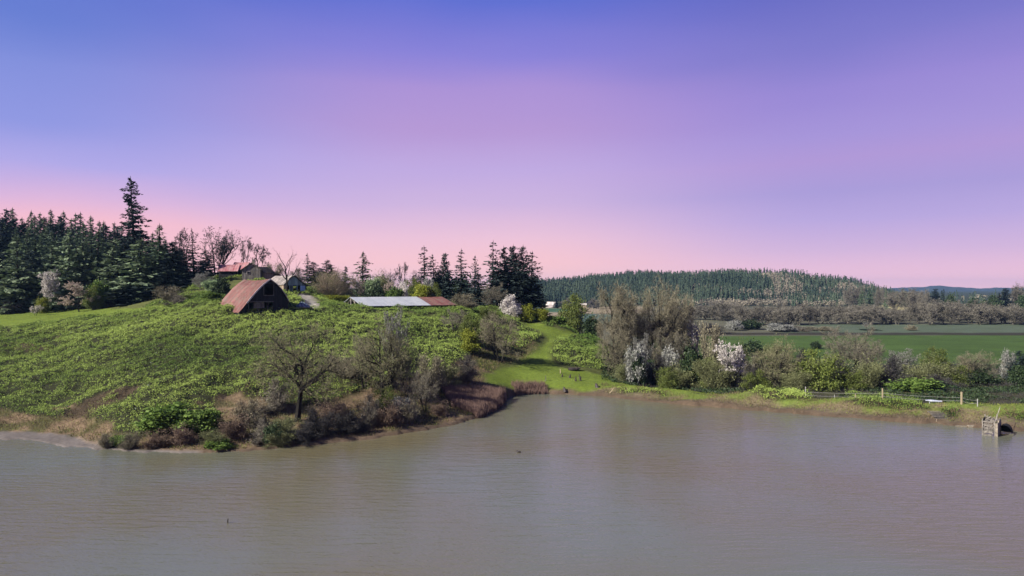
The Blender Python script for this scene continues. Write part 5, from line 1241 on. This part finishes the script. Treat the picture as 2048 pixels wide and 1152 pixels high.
for px, d, top, w, pr, lb in ((1772, 760, 574, 16, FIR[0], 'pointed dark conifer left of the pale slope on the skyline'), (1870, 760, 577, 24, IVY, 'round topped dark tree on the skyline right of the gap'), (1850, 760, 578, 22, FARB[0], 'bare tree on the skyline in the gap'),
                              (1884, 755, 580, 12, FIR_D[1], 'slim dark tree next to the round topped one on the skyline'), (1888, 700, 577, 10, FIR_D[1], 'thin black conifer pointing over the treeline'), (1902, 690, 590, 24, BUSH_D[0], 'dark bush right of the thin black conifer'),
                              (1985, 640, 592, 36, BUSH_D[1], 'dark evergreen over the treeline near the right edge'), (2010, 690, 576, 26, IVY, 'rounded dark tree near the right edge of the skyline'), (2028, 700, 567, 44, FARB[2], 'large grey tree at the right edge of the skyline'),
                              (2045, 640, 592, 30, BUSH_D[0], 'dark evergreen at the very right edge'), (1948, 650, 598, 30, BUSH_D[0], 'dark evergreen over the middle of the right treeline'), (1790, 735, 578, 40, FARB[1], 'grey tree above the yellow field'),
                              (1815, 745, 577, 36, FARB[3], 'second grey tree above the yellow field'), (1832, 740, 582, 30, FARB[0], 'third grey tree above the yellow field'), (1998, 660, 585, 28, FIR_D[0], 'dark pointed tree left of the rounded dark tree at right'),
                              (1190, 900, 598, 10, FIR_D[0], 'tiny dark tree beside the distant shed'), (1135, 900, 596, 26, FARB[1], 'hazy tree right of the distant pinkish house'), (1112, 905, 598, 14, FIR_D[1], 'tiny dark tree right of the distant pinkish house'),
                              (1195, 880, 594, 34, FARB[3], 'grey tree at the far end of the tan field')):
    plant('tree', lb, 'tree', pr, px, d, top, w)

# ------------------------------------------------------------------ uncountable growth
rng = np.random.default_rng(99)
def scatter(mask, n, pxr, dr):
    """n points spread evenly over the ground where mask holds, inside a range of directions and distances"""
    d = np.sqrt(rng.uniform(dr[0] ** 2, dr[1] ** 2, n)); px = rng.uniform(pxr[0], pxr[1], n)
    X = (px - CX) * d / F
    k = mask_at(mask, X, d)
    X, Y = X[k], d[k]
    return np.stack([X, Y, gz(X, Y)], 1)
# brambles over the hillside
P = scatter(bram, 2500000, (-260, 2260), (96, 246))
a = Acc()
hm = fbm(P[:, 0] / 3.6, P[:, 1] / 3.6, 3, 21)
patch = fbm(P[:, 0] / 12, P[:, 1] / 12, 3, 61)
ppx = CX + F * P[:, 0] / P[:, 1]; ppy = CY + F * (CAMZ - P[:, 2]) / P[:, 1]
ol = inpoly(ppx, ppy, BR_OLIVE) & (P[:, 1] > 140)
big = fbm(P[:, 0] / 26, P[:, 1] / 26, 3, 62)
farr = sstep(430, 640, ppx) * sstep(150, 165, P[:, 1])
tint = np.clip(0.34 + 0.42 * rng.random(len(P)) + (patch - 0.5) * 1.1 + (big - 0.5) * 1.5 + (hm - 0.5) * 0.4 - 0.25 * ol - 0.22 * farr, 0, 1)
hole = vnoise(P[:, 0] / 0.5, P[:, 1] / 0.5, 66); lump = vnoise(P[:, 0] / 1.3, P[:, 1] / 1.3, 67)
P[:, 2] += rng.uniform(-0.1, 0.35, len(P)) + 0.9 * (lump - 0.4) + np.where(rng.random(len(P)) < 0.04, rng.uniform(0, 0.7, len(P)), 0)
kp = hole > 0.36
P, tint = P[kp], tint[kp]
leaves(a, P, 0.045 + 0.00038 * P[:, 1], rng, 1.0, tint, 0.62)
P2 = scatter(bram & (bump_m > 0.1), 60000, (-260, 2260), (96, 246)); P2[:, 2] += rng.uniform(-0.1, 0.2, len(P2))
leaves(a, P2, 0.24, rng, 0.3, None, 0.6, 1)
tag(link('undergrowth', a.mesh('bramble_cover', [M['bramble'], M['bramble_dark']])), 'thick green brambles covering the hillside', 'brambles', kind='stuff')
# dead brush and bare canes along the near shore
BR = [(-300, 815), (0, 822), (110, 836), (180, 832), (240, 865), (300, 880), (400, 860), (440, 800), (520, 770), (700, 770), (830, 765), (900, 770), (960, 740), (1040, 755), (1060, 780), (1010, 792), (1000, 812), (900, 852), (760, 874), (560, 892), (400, 906), (190, 893), (90, 860), (-300, 850)]
brushm = inpoly(PXg, PYg, BR) & (Dg < 150) & (dist > 0.3) & ~lawn & ~mud
brushm |= (gully | (PXg < 1000) & ~bram & ~lawn & (PYg < 835)) & (Dg < 165) & ~mud
brushm |= inpoly(PXg, PYg, [(995, 668), (1040, 672), (1080, 696), (1046, 722), (1000, 730), (975, 712)]) & (Dg > 150) & (Dg < 190)
brushm |= (PXg > 1190) & (dist > 0.4) & (dist < 5.5) & (fbm(Xg / 4, Yg / 4, 3, 71) > 0.40)
P = scatter(brushm, 420000, (-260, 2300), (92, 190)); a = Acc()
D = rng.normal(0, 0.6, P.shape) + np.array([0, 0, 0.75])
tn = np.clip(fbm(P[:, 0] / 4, P[:, 1] / 4, 3, 73) + rng.normal(0, 0.25, len(P)), 0, 1)
strips(a, P - [0, 0, 0.05], D, 0.55, 0.06, rng, tn)
tag(link('undergrowth', a.mesh('brush_cover', [M['brush']])), 'dead brown brush and canes along the shore', 'brush', kind='stuff')
# reeds
R1 = [(885, 782), (1012, 786), (1008, 806), (985, 824), (958, 834), (905, 815)]; R2 = [(1025, 772), (1090, 772), (1095, 786), (1030, 788)]
rm = (inpoly(PXg, PYg, R1) | inpoly(PXg, PYg, R2)) & (dist > -0.6) & (Dg < 152)
P = scatter(rm, 900000, (880, 1100), (110, 152)); a = Acc()
P[:, 2] = np.maximum(P[:, 2], -0.1)
strips(a, P[:26000], rng.normal(0, 0.14, (min(len(P), 26000), 3)) + [0, 0, 1.0], 1.25, 0.05, rng)
tag(link('reeds', a.mesh('reed_bed', [M['reeds']])), 'reddish dead reeds at the pond inlet', 'reeds', kind='stuff')
# grass tufts on the bank, the lawns and the shore
a = Acc()
gm = ((berm | lawn) & ~mud) | ((PXg < 1200) & (dist > 0.5) & (dist < 14) & ~bram & ~mud & (fbm(Xg / 3, Yg / 3, 3, 81) > 0.44))
P = scatter(gm, 260000, (-200, 2300), (92, 216))
D = rng.normal(0, 0.35, P.shape) + [0, 0, 1.0]
isl = mask_at(lawn, P[:, 0], P[:, 1])
tn = np.clip(fbm(P[:, 0] / 2.5, P[:, 1] / 2.5, 3, 83) * 1.1 + rng.normal(0, 0.2, len(P)), 0, 1)
strips(a, P - [0, 0, 0.03], D, np.where(isl, 0.14, 0.36), 0.07, rng, tn)
tag(link('grass', a.mesh('grass_cover', [M['grass']])), 'short grass on the bank and the lawns', 'grass', kind='stuff')
# low dark scrub behind the bank
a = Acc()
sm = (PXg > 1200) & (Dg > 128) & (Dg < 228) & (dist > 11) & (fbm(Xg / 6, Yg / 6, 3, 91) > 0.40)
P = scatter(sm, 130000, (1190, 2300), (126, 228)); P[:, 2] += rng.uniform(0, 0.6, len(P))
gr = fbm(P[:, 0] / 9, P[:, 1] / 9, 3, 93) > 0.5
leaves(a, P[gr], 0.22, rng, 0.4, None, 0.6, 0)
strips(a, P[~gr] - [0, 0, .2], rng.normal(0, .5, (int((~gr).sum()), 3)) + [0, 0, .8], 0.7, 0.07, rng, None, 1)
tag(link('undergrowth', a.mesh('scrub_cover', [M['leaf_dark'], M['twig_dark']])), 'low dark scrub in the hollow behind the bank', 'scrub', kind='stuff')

# the wooded ridge far away, one mass of small conifers with pale bare trees among them
def far_forest():
    a = Acc()
    n = 15000
    d = np.sqrt(rng.uniform(965 ** 2, 1420 ** 2, n)); px = rng.uniform(1030, 2250, n)
    X = (px - CX) * d / F; z = gz(X, d)
    rh = np.interp(px, [r[0] for r in RID], [r[1] for r in RID])
    pale = rng.random(n) < 0.015 + 0.85 * sstep(0.52, 0.59, fbm(X / 55, d / 55, 4, 95)) * sstep(1330, 1520, px) + 0.5 * sstep(1025, 985, d) * sstep(1330, 1420, px)
    keep = (rng.random(n) < np.clip(rh / 14 + 0.25, 0, 1))
    keep &= ~((px > 1790) & (px < 2085) & (rng.random(n) < 0.9))
    X, d, z, pale = X[keep], d[keep], z[keep], pale[keep]; m = len(X)
    h = np.where(pale, rng.uniform(6, 10, m), rng.uniform(8, 19, m) * (0.8 + 0.4 * fbm(X / 40, d / 40, 2, 97))); w = np.where(pale, rng.uniform(5, 8, m), h * rng.uniform(0.2, 0.3, m))
    tn = np.clip(0.25 + 0.5 * rng.random(m) + 2.2 * (fbm(X / 70, d / 50, 3, 99) - 0.5), 0, 1)
    c = ~pale
    o = np.stack([X, d, z], 1)
    ns = 6
    for (b, t, s) in ((0.05, 0.5, 1.0), (0.32, 0.78, 0.75), (0.6, 1.03, 0.48)):
        ang = rng.uniform(0, 6.28, (m, 1)) + np.arange(ns) * 2 * np.pi / ns
        rad = (w * 0.36 * s)[:, None] * rng.uniform(0.65, 1.25, (m, ns))
        ring_ = np.stack([np.cos(ang) * rad, np.sin(ang) * rad, (h * b)[:, None] + rng.normal(0, 0.5, (m, ns))], -1) + o[:, None]
        tip = (o + np.stack([rng.normal(0, .2, m), rng.normal(0, .2, m), h * t], 1))[:, None].repeat(ns, 1)
        T = np.stack([ring_, np.roll(ring_, -1, 1), tip], 2)
        a.tri(T[c].reshape(-1, 3, 3), np.repeat(np.clip(tn + rng.normal(0, .1, m), 0, 1)[c], ns), 0)
    q = 12
    oc, hc, wc, tc_ = o[c], h[c], w[c], tn[c]
    tt_ = rng.random((len(oc), q)) ** 0.8
    az = rng.uniform(0, 6.283, (len(oc), q)); rr_ = wc[:, None] * 0.62 * (1.02 - tt_) * rng.uniform(0.5, 1.1, (len(oc), q))
    Pc = oc[:, None] + np.stack([np.cos(az) * rr_, np.sin(az) * rr_, hc[:, None] * (0.1 + 0.9 * tt_)], -1)
    leaves(a, Pc.reshape(-1, 3), 1.15, rng, 0.3, np.clip(np.repeat(tc_, q) + rng.normal(0, .15, len(oc) * q), 0, 1), 0.6, 0)
    k = int(pale.sum()); q = 26
    op, hp, wp = o[pale], h[pale], w[pale]
    g = norm(rng.normal(0, 1, (k, q, 3))) * rng.random((k, q, 1)) ** 0.4
    Pp = op[:, None] + g * np.stack([wp * .5, wp * .5, hp * .42], 1)[:, None] + np.stack([0 * hp, 0 * hp, hp * .55], 1)[:, None]
    leaves(a, Pp.reshape(-1, 3), 1.0, rng, 0.1, np.repeat(tn[pale], q), 0.6, 1)
    o_ = link('forest', a.mesh('ridge_forest', [M['conifer_far'], M['twig_pale']]))
    tag(o_, 'conifer forest with pale bare trees covering the far ridge', 'forest', kind='stuff')
M['conifer_far'] = leafmat('conifer_far', (0.018, 0.035, 0.026), (0.055, 0.078, 0.050), 0.9, 0.0, 0.0)
M['twig_pale'] = leafmat('twig_pale', (0.10, 0.094, 0.078), (0.23, 0.205, 0.16), 0.9, 0.0, 0.0)
far_forest()

# blue hills on the skyline
def far_hills(name, label, stops, d, depth, colr, seed):
    px = np.linspace(-1200, 3400, 500)
    top = np.interp(px, [s[0] for s in stops], [s[1] for s in stops])
    crest = CAMZ + (CY - top) * d / F + (fbm(px / 14.0, 0 * px, 4, seed) - 0.5) * d * 0.0035
    rows = []
    for t, hgt in ((-1.0, -4.0), (-0.5, 0.35), (-0.2, 0.8), (0.0, 1.0), (0.5, 0.4), (1.0, -4.0)):
        dd = d + depth * t
        rows.append(np.stack([(px - CX) * dd / F, np.full_like(px, dd), -12 + (crest + 12) * max(hgt, -0.1) + (fbm(px / 9.0, 0 * px + t * 3, 3, seed + 3) - .5) * d * 0.004 * (abs(t) > 0.05)], 1))
    G = np.stack(rows, 1)
    a = Acc(); a.quad(np.stack([G[:-1, :-1], G[1:, :-1], G[1:, 1:], G[:-1, 1:]], -2), 0.5)
    tag(link(name, a.mesh(name, [surfmat(name + '_cover', tuple(c * 0.8 for c in colr), colr, (1, 1, 1), 0.004, 0.95, 0)])), label, 'hills', kind='structure')
far_hills('hills', 'far wooded hills on the skyline', [(-1200, 590), (1000, 592), (1700, 580), (1800, 576), (1840, 574), (1880, 572), (1930, 576), (1970, 577), (2000, 575), (2040, 577), (2150, 570), (3400, 560)], 5000, 700, (0.03, 0.045, 0.055), 3)

# ------------------------------------------------------------------ the air
def haze():
    x0, x1, y0, y1, z0, z1 = -9000, 11000, -70, 6600, -50, 100
    a = Acc(); a.box(((x0 + x1) / 2, (y0 + y1) / 2, (z0 + z1) / 2), (x1 - x0, y1 - y0, z1 - z0))
    m = bpy.data.materials.new('air'); m.use_nodes = True
    n, l = m.node_tree.nodes, m.node_tree.links; n.clear()
    v = N(n, 'ShaderNodeVolumePrincipled'); v.inputs['Color'].default_value = (0.28, 0.55, 1.0, 1); v.inputs['Density'].default_value = 0.000055; v.inputs['Anisotropy'].default_value = 0.2
    o = N(n, 'ShaderNodeOutputMaterial'); l.new(v.outputs[0], o.inputs['Volume'])
    tag(link('haze', a.mesh('haze', [m])), 'thin blue air over the valley', 'haze', kind='stuff')
haze()
